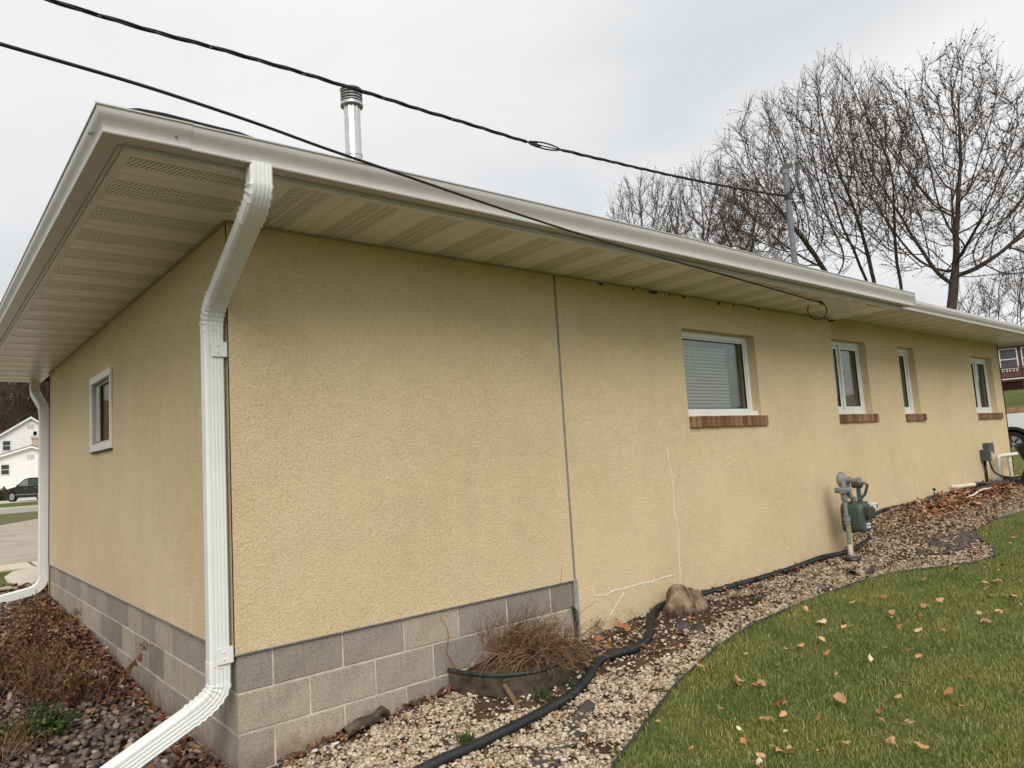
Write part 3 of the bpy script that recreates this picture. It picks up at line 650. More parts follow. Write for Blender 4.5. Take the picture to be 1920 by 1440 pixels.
# small window on the left wall
rw = empty('window', (0, 3.28, 1.2), parent=house)
mb = MB()
def rectL(mb, a, b, c, e_, w, x0, x1, wt=None):
    wt = wt or w; mb.box(x0, x1, a, b, c, c+wt); mb.box(x0, x1, a, b, e_-wt, e_); mb.box(x0, x1, a, a+w, c+wt, e_-wt); mb.box(x0, x1, b-w, b, c+wt, e_-wt)
mb.box(-.022,-.001,2.84,3.715,1.195,1.257); mb.box(-.022,-.001,2.84,3.715,1.813,1.875); mb.box(-.022,-.001,2.84,2.872,1.257,1.813); mb.box(-.022,-.001,3.653,3.715,1.257,1.813); mb.build('outer_trim', M['vinyl'], rw, bevel=.003)
mb = MB(); rectL(mb, 2.873, 3.649, 1.251, 1.819, .012, -.012, .06); rectL(mb, 2.886, 3.636, 1.264, 1.806, .018, .02, .045); mb.box(.012, .05, 3.47, 3.617, 1.283, 1.787); mb.build('frame', simple('grey_slider_frame', (.42,.42,.40), .4, .4), rw, bevel=.003)
mb = MB(); rectL(mb, 2.905, 3.469, 1.283, 1.787, .008, .024, .04); mb.build('gasket', M['gasket'], rw)
mb = MB(); mb.box(.030, .035, 2.914, 3.46, 1.292, 1.778); mb.build('pane', glass('bronze_glass', (.84,.76,.70), .02), rw)
mb = MB(); mb.box(.052, .056, 2.89, 3.6, 1.27, 1.80); mb.build('curtain', simple('brown_curtain', (.42,.31,.25), .9, .1, .25, 16), rw)
mb = MB(); mb.box(-.024, -.002, 2.84, 3.715, 1.186, 1.1935); mb.build('sill_shadow_strip', M['gasket'], rw)  # solid black strip, paints in the shade line under the trim

# white filler repairs on the stucco
def crack(pts, w, name='crack_filler'):
    mb = MB(); P = []
    for (a, b) in zip(pts, pts[1:]):
        n_ = max(2, int(math.dist(a, b)/.012))
        for i in range(n_): u = i/n_; P.append((a[0]+(b[0]-a[0])*u+random.uniform(-.004,.004), a[1]+(b[1]-a[1])*u+random.uniform(-.004,.004)))
    P.append(pts[-1]); rings = []
    for i, p in enumerate(P):
        q = P[min(i+1, len(P)-1)]; o_ = P[max(i-1, 0)]; t = Vector((q[0]-o_[0], 0, q[1]-o_[1])).normalized(); n_ = Vector((-t.z, 0, t.x)); ww = w*random.uniform(.25, 1.4); c = Vector((p[0], 0, p[1]))
        rings.append([c+n_*ww+Vector((0,-.0008,0)), c+Vector((random.uniform(-.002,.002), -.0045, 0)), c-n_*ww+Vector((0,-.0008,0)), c+Vector((0,.001,0))])
    mb.sweep(rings); return mb.build(name, M['caulk'], house)
crack([(3.645,.915),(3.64,.80),(3.675,.62),(3.67,.45),(3.66,.36),(3.70,.2),(3.675,.05),(3.67,-.12),(3.655,-.28)], .0055)
crack([(2.615,-.08),(2.63,-.15),(2.70,-.155),(2.74,-.162),(2.86,-.145),(2.98,-.15),(3.15,-.14),(3.3,-.15),(3.45,-.135),(3.56,-.14)], .0062)
crack([(2.95,-.18),(2.85,-.26),(2.76,-.335)], .003)
crack([(3.585,-.16),(3.60,-.25)], .0025)
mb = MB(); pc = [(2.46,-.40),(2.52,-.385),(2.58,-.365),(2.63,-.36),(2.68,-.32)]
mb.tube([(x, -.0015, z) for x, z in pc], .0028, 5); mb.build('hairline_crack', M['gasket'], house)

mb = MB()
for x, w_, h_ in ((2.95,.03,.012),(3.35,.02,.01),(3.62,.06,.016),(4.05,.03,.01),(4.6,.02,.02),(4.85,.03,.012),(5.3,.025,.012),(3.85,.02,.008)): mb.blob((x, -.006, H-.014-h_*.5), (w_,.006,h_), 1, .3, int(x*10))
dc = mb.build('dirt_clumps', M['soil'], house); dc['kind'] = 'stuff'
# chimney pipe and service mast
ch = empty('flue_pipe', (2.75, 3.62, 3.4), parent=house)
mb = MB(); cx, cy = 2.75, 3.62
mb.lathe((cx, cy, 3.2), [(.098,0),(.098,1.32),(.102,1.32),(.102,1.36),(.098,1.36),(.098,1.44),(.104,1.44),(.104,1.47)], 24); mb.build('base_collar', M['zinc'], ch, smooth=35)
mb = MB(); rings = []
for z in (4.655, 5.30): rings.append([(cx+(.094+.004*math.cos(a*10))*math.cos(a), cy+(.094+.004*math.cos(a*10))*math.sin(a), z) for a in np.linspace(0, 2*math.pi, 61)[:-1]])
mb.sweep(rings); mb.build('flue', M['zinc'], ch, smooth=35)
mb = MB(); mb.lathe((cx, cy, 5.27), [(.10,0),(.135,.0),(.14,.02),(.135,.035),(.10,.04)], 24); mb.build('storm_collar', M['steel'], ch, smooth=35)
for i in range(4):
    mb = MB(); z = 5.325+i*.036; mb.lathe((cx, cy, z), [(.118,0),(.132,.004),(.124,.02),(.118,.022)], 24); mb.build('louvre_ring', M['steel'], ch, smooth=35)
mb = MB(); mb.lathe((cx, cy, 5.30), [(.085,0),(.085,.16)], 20); 
for k in range(8): a = k*math.pi/4; mb.box(cx+.118*math.cos(a)-.006, cx+.118*math.cos(a)+.006, cy+.118*math.sin(a)-.006, cy+.118*math.sin(a)+.006, 5.30, 5.47)
mb.build('cap_core', M['dark'], ch)
mb = MB(); mb.lathe((cx, cy, 5.465), [(.13,0),(.138,.01),(.12,.03),(.05,.05),(.001,.055)], 24); mb.build('cap_lid', M['steel'], ch, smooth=35)
ms_ = empty('service_mast', (7.12, .5, 2.6), parent=house)
mb = MB(); mb.tube([(7.16,.52,2.5),(7.12,.50,4.28)], .036, 12); mb.build('conduit', M['mast'], ms_, smooth=35)
mb = MB(); mb.tube([(7.12,.50,4.26),(7.12,.495,4.31)], [.042,.046], 12); mb.prism([(7.08,.54,4.30),(7.15,.54,4.30),(7.17,.42,4.345),(7.17,.40,4.375),(7.11,.46,4.39),(7.08,.52,4.36)], (.02,.03,0)); mb.build('weatherhead', simple('cast_grey', (.26,.26,.25), .5, .4), ms_, smooth=35)
mb = MB(); mb.lathe((7.128,.503,3.93), [(.036,0),(.05,.0),(.05,.045),(.036,.045)], 14); mb.tube([(7.09,.49,3.95),(7.03,.50,3.955),(7.0,.502,3.955)], .012, 8); mb.build('cable_clamp', M['ubox'], ms_)
mb = MB()
for k in range(3):
    o_ = (k-1)*.02; mb.tube([(7.20,.38+o_,4.40),(7.17,.36+o_,4.2),(7.12,.40+o_,4.05),(7.05,.46+o_,3.97),(6.98,.50,3.95)], .006, 6)
mb.build('lead_loops', M['rubber'], ms_, smooth=True)

# ------------------------------------------------------------------ overhead cables
def cat(pts, n):
    """Catmull-Rom resample"""
    P = [Vector(p) for p in pts]; P = [P[0]*2-P[1]]+P+[P[-1]*2-P[-2]]; o_ = []
    for i in range(1, len(P)-2):
        for k in range(n):
            u = k/n; a, b, c, d = P[i-1:i+3]; o_.append(.5*((2*b)+(c-a)*u+(2*a-5*b+4*c-d)*u*u+(3*b-a-3*c+d)*u**3))
    o_.append(P[-2]); return o_
c1 = [(-1.9,.63,3.66),(-.731,.613,3.614),(-.509,.61,3.61),(-.167,.605,3.614),(.28,.599,3.63),(.712,.592,3.636),(1.05,.587,3.636),(1.373,.583,3.635),(1.748,.577,3.632),(2.266,.57,3.635),(2.756,.563,3.633),(3.238,.556,3.66),(3.881,.547,3.696),(4.788,.534,3.752),(5.757,.52,3.83),(7.0,.502,3.953)]
c1 = [(-9,.75,4.6),(-5,.68,3.95)]+c1
cab = empty('power_cable', (7.0,.5,3.95), 'twisted black power cable with a splice, ending at the roof mast', 'cable')
P = cat(c1, 16)
for k in range(3):
    pts = []; s = 0
    for i, p in enumerate(P):
        if i: s += (p-P[i-1]).length
        dsp_ = abs(p.x-3.0); rr = .0085+(.020*max(0, 1-abs(p.x-2.98)/.22) if k else 0)*(1 if k == 1 else -.6)
        ph = s*2*math.pi/.62+k*2*math.pi/3
        if abs(p.x-2.98) < .2: pts.append(p+Vector((0, 0, (-.002, .030, -.026)[k]*max(0, math.sin(math.pi*min(1, max(0, (p.x-2.79)/.39))))**.7)))
        else: pts.append(p+Vector((0, math.cos(ph)*.0085, math.sin(ph)*.0085)))
    mb = MB(); mb.tube(pts, .0068 if k else .0052, 6); mb.build('conductor', M['rubber'], cab, smooth=True)
for k, (dx, dz) in enumerate(((2.80,.008), (2.84,-.002), (2.80,-.010))):
    mb = MB(); mb.tube([(dx,.562,3.636+dz),(dx+.02,.562,3.637+dz*1.1),(dx+.09,.56,3.640+dz*2.2),(dx+.105,.56,3.641+dz*2.3)], [.006,.010,.010,.006], 8); mb.build('splice_sleeve', M['rubber'], cab, smooth=True)
c2 = [(-1.463,-1.188,2.325),(-1.089,-1.15,2.334),(-.71,-1.112,2.342),(-.444,-1.086,2.338),(-.183,-1.059,2.329),(.062,-1.035,2.314),(.34,-1.007,2.303),(.655,-.975,2.291),(1.015,-.939,2.277),(1.432,-.897,2.265),(1.921,-.848,2.256),(2.989,-.741,2.257),(4.233,-.616,2.262),(5.687,-.47,2.262)]
c2 = [(-9,-1.95,3.3),(-3.5,-1.39,2.45)]+c2
tc_ = empty('telephone_cable', (5.687,-.47,2.262), 'thin straight black cable running down to a hook under the eave, with a hanging loop', 'cable')
mb = MB(); mb.tube(cat(c2, 8), .0068, 7); mb.build('wire', M['rubber'], tc_, smooth=True)
mb = MB(); lp = []
for k in range(25):
    a = R(100-k*13.2); lp.append((5.625+.095*math.cos(a)*math.sin(yaw), -.45-.095*math.cos(a)*math.cos(yaw), 2.185+.095*math.sin(a)))
mb.tube([(5.687,-.47,2.262)]+lp, .0055, 6); mb.build('drip_loop', M['rubber'], tc_, smooth=True)
mb = MB(); mb.tube([(5.69,-.47,2.276),(5.69,-.47,2.25),(5.70,-.47,2.24),(5.71,-.47,2.25),(5.71,-.47,2.276)], .005, 6); mb.build('hook', M['dark'], tc_)

# ------------------------------------------------------------------ gas meter
gm = empty('gas_meter', (6.2,-.27,-.34), 'grey gas meter with regulator and two riser pipes, standing at the wall corner', 'gas meter')
def cyl(mb, a, b, r, n=14, mi=0):
    a = Vector(a); b = Vector(b); mb.lathe(a, [(r*.92,0),(r,.004),(r,(b-a).length-.004),(r*.92,(b-a).length)], n, mi, b-a)
mb = MB(); mb.tube([(6.19,-.25,-.40),(6.19,-.25,-.05),(6.185,-.25,.28)], .021, 12)
for z, r, h in ((.085,.032,.03),(.115,.036,.05),(.17,.030,.02)): mb.lathe((6.19,-.25,z-.08), [(r*.8,0),(r,.006),(r,h-.006),(r*.8,h)], 8)
mb.build('riser_pipe', simple('riser_grey', (.19,.215,.205), .5, .4, .2, 20), gm, smooth=35)
mb = MB(); mb.lathe((6.19,-.25,-.30), [(.0225,0),(.0235,.004),(.0235,.10),(.0225,.104)], 12); mb.build('pink_tape', simple('faded_tape', (.62,.50,.46), .7, .2), gm, smooth=35)
mb = MB(); mb.box(6.225,6.233,-.262,-.236,-.30,.02); mb.build('marker_strip', M['yellow'], gm)
mb = MB(); cyl(mb, (6.185,-.25,.25), (6.185,-.25,.33), .034, 8); cyl(mb, (6.185,-.25,.33), (6.185,-.25,.35), .06, 14); cyl(mb, (6.175,-.17,.36), (6.175,-.33,.36), .030)
mb.build('shutoff_valve', M['meterL'], gm, smooth=35)
mb = MB(); mb.lathe((6.22,-.20,.47), [(.03,0),(.075,.006),(.082,.015),(.082,.03),(.075,.045),(.05,.06),(.035,.09),(.03,.11)], 20, 0, (0,-1,0))
mb.tube([(6.19,-.25,.35),(6.19,-.25,.44),(6.21,-.26,.46)], .032, 10); cyl(mb, (6.22,-.27,.455), (6.22,-.40,.455), .026); cyl(mb, (6.22,-.39,.455), (6.22,-.42,.455), .034)
cyl(mb, (6.245,-.27,.45), (6.245,-.27,.32), .024); mb.build('regulator', M['meterL'], gm, smooth=35)
mb = MB(); mb.tube([(6.245,-.27,.34),(6.26,-.28,.29),(6.31,-.29,.27),(6.32,-.29,.21)], .026, 10); cyl(mb, (6.32,-.29,.235), (6.32,-.29,.262), .038, 8); mb.build('inlet_elbow', M['meterL'], gm, smooth=35)
mb = MB(); mb.tube([(6.44,-.29,.21),(6.44,-.29,.36),(6.435,-.29,.40)], .022, 10); cyl(mb, (6.44,-.29,.235), (6.44,-.29,.262), .038, 8)
cyl(mb, (6.44,-.33,.40), (6.44,-.23,.40), .036, 10); cyl(mb, (6.44,-.29,.38), (6.44,-.29,.455), .032, 8); mb.tube([(6.44,-.34,.42),(6.46,-.38,.40),(6.45,-.35,.30),(6.44,-.31,.26)], .016, 8)
mb.build('outlet_pipe', M['meter'], gm, smooth=35)
# meter body with rounded belly
mb = MB(); rings = []
def rr(cx, cz, w_, h_, r, n=5):
    p = []
    for qx, qz, a0 in ((1,1,0),(-1,1,90),(-1,-1,180),(1,-1,270)):
        for i in range(n): a = R(a0+90*i/(n-1)); p.append((cx+qx*(w_-r)+r*math.cos(a), cz+qz*(h_-r)+r*math.sin(a)))
    return p
for y, s in ((-.155,.90),(-.165,1),(-.215,1),(-.217,1.05),(-.245,1.05),(-.247,1),(-.335,1),(-.355,.97),(-.375,.85)):
    rings.append([(x, y, z) for x, z in rr(6.38, .065, .125*s, .15*s, .055*s)])
mb.sweep(rings[::-1]); mb.build('meter_body', M['meter'], gm, smooth=35)
mb = MB(); mb.sweep([[(x, y, z) for x, z in rr(6.38, .205, .085, .022, .015)] for y in (-.17, -.36)]); mb.build('top_plate', M['meter'], gm)
mb = MB(); mb.sweep([[(x, y, z) for x, z in rr(6.40, .125, .075, .05, .014)] for y in (-.37, -.425)]); bh = mb.build('index_box', simple('dark_index', (.05,.055,.055), .35, .5), gm)
mb = MB(); mb.box(6.44,6.50,-.45,-.385,.15,.205); mb.build('radio_module', M['label'], gm, bevel=.006)
mb = MB(); mb.box(6.352,6.378,-.3795,-.376,.035,.062); mb.build('small_window', M['dark'], gm)
mb = MB(); mb.box(6.345,6.425,-.3810,-.3765,-.045,.005); st_ = mb.build('sticker', M['label'], gm)
mb = MB()
mb.box(6.352,6.366,-.3825,-.3812,-.038,-.002)
for k in range(4): mb.box(6.376+k*.011,6.382+k*.011,-.3825,-.3812,-.026,-.010)
mb.build('sticker_print', M['dark'], st_)
mb = MB()
for a in range(7): mb.box(6.445+.0,6.495,-.4525,-.4505,.158+a*.0065,.1605+a*.0065)
mb.build('module_vents', M['dark'], gm)
mb = MB(); mb.lathe((6.19,-.26,-.375), [(.06,0),(.085,.0),(.09,.012),(.085,.024),(.08,.024),(.09,.034),(.085,.046),(.055,.05)], 20)
tag(mb.build('rubber_collar', M['hose'], None, smooth=30), 'black ribbed rubber ring lying round the foot of the gas riser', 'pipe collar')

# ------------------------------------------------------------------ corrugated hose
def hose(name, pts, r, label, seg=.012, amp=.0016):
    P = cat(pts, 14); Q = [P[0]]; acc = 0
    total = sum((P[i+1]-P[i]).length for i in range(len(P)-1)); n_ = int(total/seg*2); Q = []; j = 0; s = 0
    cum = [0]
    for i in range(len(P)-1): cum.append(cum[-1]+(P[i+1]-P[i]).length)
    for k in range(n_+1):
        d = total*k/n_
        while j < len(cum)-2 and cum[j+1] < d: j += 1
        u = (d-cum[j])/max(1e-9, cum[j+1]-cum[j]); Q.append(P[j].lerp(P[j+1], min(1, u)))
    mb = MB(); mb.tube(Q, [r+(amp if k % 2 else -amp) for k in range(len(Q))], 12); return tag(mb.build(name, M['hose'], None, smooth=True), label, 'hose')
hz = .028
hp = [(.55,-.70,-.60),(.751,-.69,-.586),(.972,-.70,-.573),(1.354,-.685,-.551),(1.637,-.65,-.535),(1.906,-.565,-.515),(2.208,-.405,-.487),(2.391,-.40,-.476),(2.583,-.425,-.469),(2.796,-.35,-.446),(3.05,-.17,-.405),(3.26,-.07,-.37),(3.42,-.055,-.36),(3.62,-.06,-.36)]
hose('corrugated_hose', [(x, y, z+hz) for x, y, z in hp], .028, 'black corrugated drain hose snaking over the pale gravel up to the boulder', )
hp = [(3.75,-.05,-.365),(3.9,-.045,-.366),(4.6,-.03,-.376),(5.3,-.035,-.37),(5.47,-.045,-.36),(5.95,-.05,-.34),(6.2,-.06,-.345),(6.50,-.09,-.345),(6.75,-.12,-.30),(6.97,-.11,-.255),(7.06,-.02,-.225),(7.08,.08,-.2),(7.06,.14,-.18)]
hose('corrugated_hose', [(x, y, z+.024) for x, y, z in hp], .026, 'black corrugated hose along the wall foot behind the gas meter, bending round the corner')
hp = [(7.3,.10,-.12),(7.8,.08,-.02),(8.67,.07,-.015),(9.1,.06,.0),(9.45,.04,.03),(9.7,-.05,.0),(10.3,-.1,.01),(10.9,-.12,.03),(11.2,.0,.10)]
hose('corrugated_hose', [(x, y, z+.014) for x, y, z in hp], .018, 'thin dark hose along the foot of the farther wall, right of the gas meter', amp=.001)
# plastic lawn edging
pts = [(x, float(yedge(x)), float(zr(x, yedge(x)))) for x in np.concatenate([np.arange(-.2,6.3,.12), np.arange(6.3,7.95,.06)])]
mb = MB(); mb.tube([(x, y, z+.012) for x, y, z in pts], .0115, 8)
mb.sweep([[(x, y+.004, z+.01), (x, y-.004, z+.01), (x, y-.004, z-.09), (x, y+.004, z-.09)] for x, y, z in pts])
tag(mb.build('lawn_edging', M['edging'], None, smooth=30), 'black plastic edging strip curving between the gravel and the lawn', 'edging')
pts = [(x, float(yedge(x)), float(zr(x, yedge(x)))) for x in np.arange(8.7,14,.15)]
mb = MB(); mb.tube([(x, y, z+.012) for x, y, z in pts], .013, 6); tag(mb.build('lawn_edging', simple('purple_grey_edging', (.10,.085,.10), .5, .3), None, smooth=30), 'purplish grey edging strip at the far right end of the gravel bed', 'edging')

# ------------------------------------------------------------------ half-round planter ring with cut brush
ring = empty('planter_ring', (1.85,-.25,-.5), 'half round black edging ring against the block footing, holding dry brush', 'planter')
rc = [(1.30,.005,-.375),(1.34,-.12,-.378),(1.40,-.26,-.38),(1.50,-.37,-.38),(1.64,-.435,-.38),(1.80,-.44,-.375),(1.98,-.385,-.368),(2.13,-.28,-.352),(2.26,-.16,-.332),(2.36,-.07,-.29),(2.40,-.03,-.235),(2.385,-.012,-.18)]
P = cat(rc, 6); mb = MB(); mb.tube(P, .0135, 8); mb.build('rolled_rim', M['edging'], ring, smooth=True)
mb = MB(); rings = []
for i, p in enumerate(P):
    q = P[min(i+1, len(P)-1)]; o_ = P[max(i-1, 0)]; n_ = Vector((q.y-o_.y, -(q.x-o_.x), 0)).normalized(); b = Vector((0,0,1)); hh = -.14-.02*math.sin(i*.4); w_ = .006*math.sin(i*.9)
    rings.append([p+n_*.003, p-n_*.003, p-n_*(.003-w_)+b*hh, p+n_*(.003+w_)+b*hh])
mb.sweep(rings); mb.build('band', M['ringold'], ring)
for x, y, a in ((1.43,-.36,-.5),(2.07,-.40,.5)):
    mb = MB(); mb.prism([(x,y,-.36-.07),(x+.03,y,-.43),(x+.03+a*.03,y-.13,-.52),(x+a*.03,y-.13,-.52)], (0,0,.008)); mb.build('stake', simple('wood_stake', (.17,.11,.06), .9, .1, .3, 20), ring)
# soil mound inside
mb = MB(); Vn = 14
for i in range(Vn+1):
    for j in range(Vn+1):
        a = math.pi*i/Vn; rr_ = j/Vn; x = 1.85-.50*math.cos(a)*rr_; y = -.005-.40*math.sin(a)*rr_; mb.v.append((x, y, -.415+.05*(1-rr_**2)+.012*math.sin(x*40)*math.sin(y*37)))
for i in range(Vn):
    for j in range(Vn): a = i*(Vn+1)+j; mb.f.append((a, a+Vn+1, a+Vn+2, a+1)); mb.m.append(0)
tag(mb.build('planter_soil', M['soil'], None, smooth=True), kind='structure')
# brush: arching, tangled cut stems
def tubes_np(segs, n=3):
    """segs: list of (points array, r0, r1) -> V, F (quads)"""
    V = []; Fq = []; b = 0
    for P_, r0_, r1_ in segs:
        P_ = np.asarray(P_, float); k = len(P_); T = np.gradient(P_, axis=0); T /= np.linalg.norm(T, axis=1)[:, None]+1e-9
        ref = np.array([.31,.52,.79]); A = np.cross(T, ref); A /= np.linalg.norm(A, axis=1)[:, None]+1e-9; B = np.cross(T, A); r = np.linspace(r0_, r1_, k)[:, None]
        for j in range(n): pass
        ang = 2*np.pi*np.arange(n)/n
        ring_ = P_[:, None]+(A[:, None]*np.cos(ang)[None, :, None]+B[:, None]*np.sin(ang)[None, :, None])*r[:, None]
        V.append(ring_.reshape(-1, 3)); i = np.arange(k-1)[:, None]*n; j = np.arange(n)[None]; j2 = (j+1) % n
        Fq.append(np.stack([i+j, i+j2, i+n+j2, i+n+j], -1).reshape(-1, 4)+b); b += k*n
    return np.concatenate(V), np.concatenate(Fq)
def arc_stem(p0, dir_, ln, droop, wob, n=9):
    p = np.array(p0, float); d = np.array(dir_, float); d /= np.linalg.norm(d); P_ = [p.copy()]
    for i in range(n):
        d = d+np.array([rng.normal(0, wob), rng.normal(0, wob), rng.normal(0, wob)-droop]); d /= np.linalg.norm(d); p = p+d*ln/n; P_.append(p.copy())
    return np.array(P_)
segs = []
for k in range(900):
    a = rng.uniform(0, 2*math.pi); q = rng.uniform(0, 1)**.5
    p0 = (1.86+.22*q*math.cos(a), -.20+.13*q*math.sin(a), -.40)
    up = rng.uniform(.3, 1.3); s_ = arc_stem(p0, (rng.normal(-.05,.5), rng.normal(-.05,.45), up), rng.uniform(.24,.50), rng.uniform(.10,.40), .17)
    s_[:, 1] = np.minimum(s_[:, 1], -.012); s_[:, 2] = np.maximum(s_[:, 2], -.40); segs.append((s_, rng.uniform(.0016,.0032), .0008))
for k in range(150):     # mat of woody bits on the left
    p0 = (rng.normal(1.70,.10), rng.normal(-.13,.07), rng.uniform(-.38,-.22)); s_ = arc_stem(p0, (rng.normal(.6,.5), rng.normal(0,.3), rng.normal(.5,.4)), rng.uniform(.12,.34), .08, .10)
    s_[:, 1] = np.minimum(s_[:, 1], -.012); s_[:, 2] = np.maximum(s_[:, 2], -.40); segs.append((s_, rng.uniform(.002,.0045), .001))
V, Fq = tubes_np(segs); br = np_mesh('brush_pile', V, Fq, M['stem']); tag(br, 'tangled heap of dry brown cut stems inside the black half ring', 'dry brush', kind='stuff')
# single long stems that can be told apart
V, Fq = tubes_np([(cat([(2.02,-.12,-.30),(2.10,-.12,-.10),(2.20,-.10,.02),(2.235,-.09,.15)], 5), .003, .0012)], 4); tag(np_mesh('long_twig', V, Fq, M['stem']), 'single long thin twig rising out of the dry brush across the wall', 'twig')
V, Fq = tubes_np([(cat([(1.32,-.05,-.37),(1.28,-.05,-.30),(1.255,-.05,-.24),(1.275,-.05,-.16),(1.265,-.045,-.10),(1.22,-.04,-.02)], 4), .007, .0015), (cat([(1.26,-.05,-.22),(1.27,-.05,-.20)], 4), .004, .001)], 5); tag(np_mesh('bare_twig', V, Fq, M['stem']), 'crooked bare twig standing at the left end of the black ring', 'twig')
V, Fq = tubes_np([(cat([(2.10,-.30,-.25),(2.22,-.36,-.34),(2.28,-.42,-.44),(2.27,-.45,-.50)], 4), .003, .0015)], 4); tag(np_mesh('bent_straw', V, Fq, M['stem']), 'pale bent straw hanging over the rim at the right of the ring', 'twig')

# ------------------------------------------------------------------ boulder
mb = MB(); mb.blob((3.43,-.17,-.345), (.175,.13,.145), 4, .28, 3, sc=1.3); mb.blob((3.62,-.16,-.355), (.10,.11,.10), 3, .25, 5, sc=1.4)
tag(mb.build('boulder', M['rock'], None, smooth=True), 'brown weathered boulder leaning on the wall where the hose disappears', 'rock')

# ------------------------------------------------------------------ landscape fabric scraps
def cloth(outline, z_fn, label, amp=.02, seed=0, name='fabric_scrap', thick=.004):
    import bmesh
    from mathutils import noise
    xs_ = [p[0] for p in outline]; ys_ = [p[1] for p in outline]; n_ = 22
    def inside(x, y):
        c = False; j = len(outline)-1
        for i in range(len(outline)):
            xi, yi = outline[i]; xj, yj = outline[j]
            if (yi > y) != (yj > y) and x < (xj-xi)*(y-yi)/(yj-yi)+xi: c = not c
            j = i
        return c
    mb = MB(); idx = {}
    gx = np.linspace(min(xs_), max(xs_), n_); gy = np.linspace(min(ys_), max(ys_), n_)
    def v(i, j):
        if (i, j) not in idx:
            x, y = gx[i], gy[j]; h = noise.noise(Vector((x*6+seed, y*6, seed)))+.5*noise.noise(Vector((x*15, y*15+seed, 1)))
            idx[(i, j)] = len(mb.v); mb.v.append((x, y, float(z_fn(x, y))+.012+amp*max(-.2, h)))
        return idx[(i, j)]
    for i in range(n_-1):
        for j in range(n_-1):
            if inside((gx[i]+gx[i+1])/2, (gy[j]+gy[j+1])/2): mb.f.append((v(i,j), v(i+1,j), v(i+1,j+1), v(i,j+1))); mb.m.append(0)
    o = mb.build(name, M['fabric'], None, smooth=True); s_ = o.modifiers.new('solid', 'SOLIDIFY'); s_.thickness = thick
    return tag(o, label, 'landscape fabric')
cloth([(6.55,-.72),(7.1,-.62),(7.62,-.66),(7.80,-.86),(7.45,-1.16),(7.05,-.99),(6.8,-.86)], zr, 'large grey brown fabric flap at the bulge of the edging', .07, 1)
cloth([(6.35,-.72),(6.62,-.70),(6.66,-.84),(6.4,-.86)], zr, 'small dark fabric flap just left of the large flap', .04, 2)
cloth([(5.55,-.50),(5.75,-.42),(5.95,-.56),(5.85,-.66),(5.6,-.62)], zr, 'dark torn fabric piece beside the edging below the gas meter', .09, 3)
cloth([(4.40,-.42),(4.62,-.36),(4.72,-.46),(4.5,-.55)], zr, 'small grey fabric corner poking out of the gravel, between boulder and gas meter', .04, 4)
cloth([(4.9,-.52),(5.2,-.46),(5.25,-.52),(5.0,-.60)], zr, 'thin dark fabric strip next to the edging, right of the boulder', .05, 5)
cloth([(.92,-1.06),(1.12,-.98),(1.22,-.94),(1.42,-.88),(1.55,-.80),(1.74,-.74),(1.76,-.79),(1.62,-.88),(1.56,-.96),(1.36,-1.04),(1.20,-1.06),(1.16,-1.14),(1.05,-1.12)], zr, 'long torn grey fabric strip in the gravel between hose and lawn', .022, 6)
cloth([(11.3,-.02),(12.2,.05),(12.6,-.1),(12.3,-.45),(11.6,-.4)], zr, 'crumpled dark fabric sheet at the far end of the gravel bed', .12, 7)
cloth([(12.7,-.25),(13.6,-.2),(13.5,-.6),(12.8,-.6)], zr, 'grey folded fabric in front of the black cover', .10, 8)
cloth([(3.02,-.44),(3.12,-.34),(3.26,-.42),(3.2,-.55),(3.08,-.56)], zr, 'dark curled fabric flap in the soil just right of the hose bend', .07, 9)
# rolled black plastic by the footing
mb = MB(); mb.tube([(.57,-.035,-.535),(.66,-.03,-.515),(.74,-.03,-.51),(.80,-.035,-.52)], [.03,.036,.03,.022], 10, cap=False); mb.tube([(.74,-.04,-.50),(.80,-.04,-.47),(.84,-.045,-.50)], [.02,.026,.018], 8, cap=False)
o = tag(mb.build('plastic_roll', M['ringold'], None, smooth=True), 'short curled piece of dark plastic lying at the foot of the blocks', 'plastic scrap')
mb = MB(); mb.box(.36,.53,-.055,-.04,-.575,-.565); o = mb.build('white_strip', M['label'], None); o.rotation_euler = (0, 0, .02); tag(o, 'narrow white plastic strip lying in the gravel near the corner', 'plastic scrap')
mb = MB(); mb.tube(cat([(9.6,-.28,.0),(9.9,-.27,.02),(10.4,-.22,.05),(10.8,-.22,.04)], 5), .012, 6); tag(mb.build('pale_stick', M['caulk'], None, smooth=True), 'pale bent stick lying on the red leaves', 'stick')
mb = MB(); mb.tube(cat([(6.95,-.42,-.33),(7.02,-.44,-.315),(7.03,-.49,-.32)], 5), .008, 6); tag(mb.build('white_twig', M['caulk'], None, smooth=True), 'short curved white twig on the gravel right of the gas meter', 'stick')
mb = MB(); mb.tube(cat([(2.55,-.52,-.455),(2.75,-.56,-.46),(2.95,-.60,-.465),(3.02,-.56,-.46)], 5), .005, 5); tag(mb.build('thin_stick', M['stem'], None, smooth=True), 'thin pale stick lying on the bare soil below the hose', 'stick')

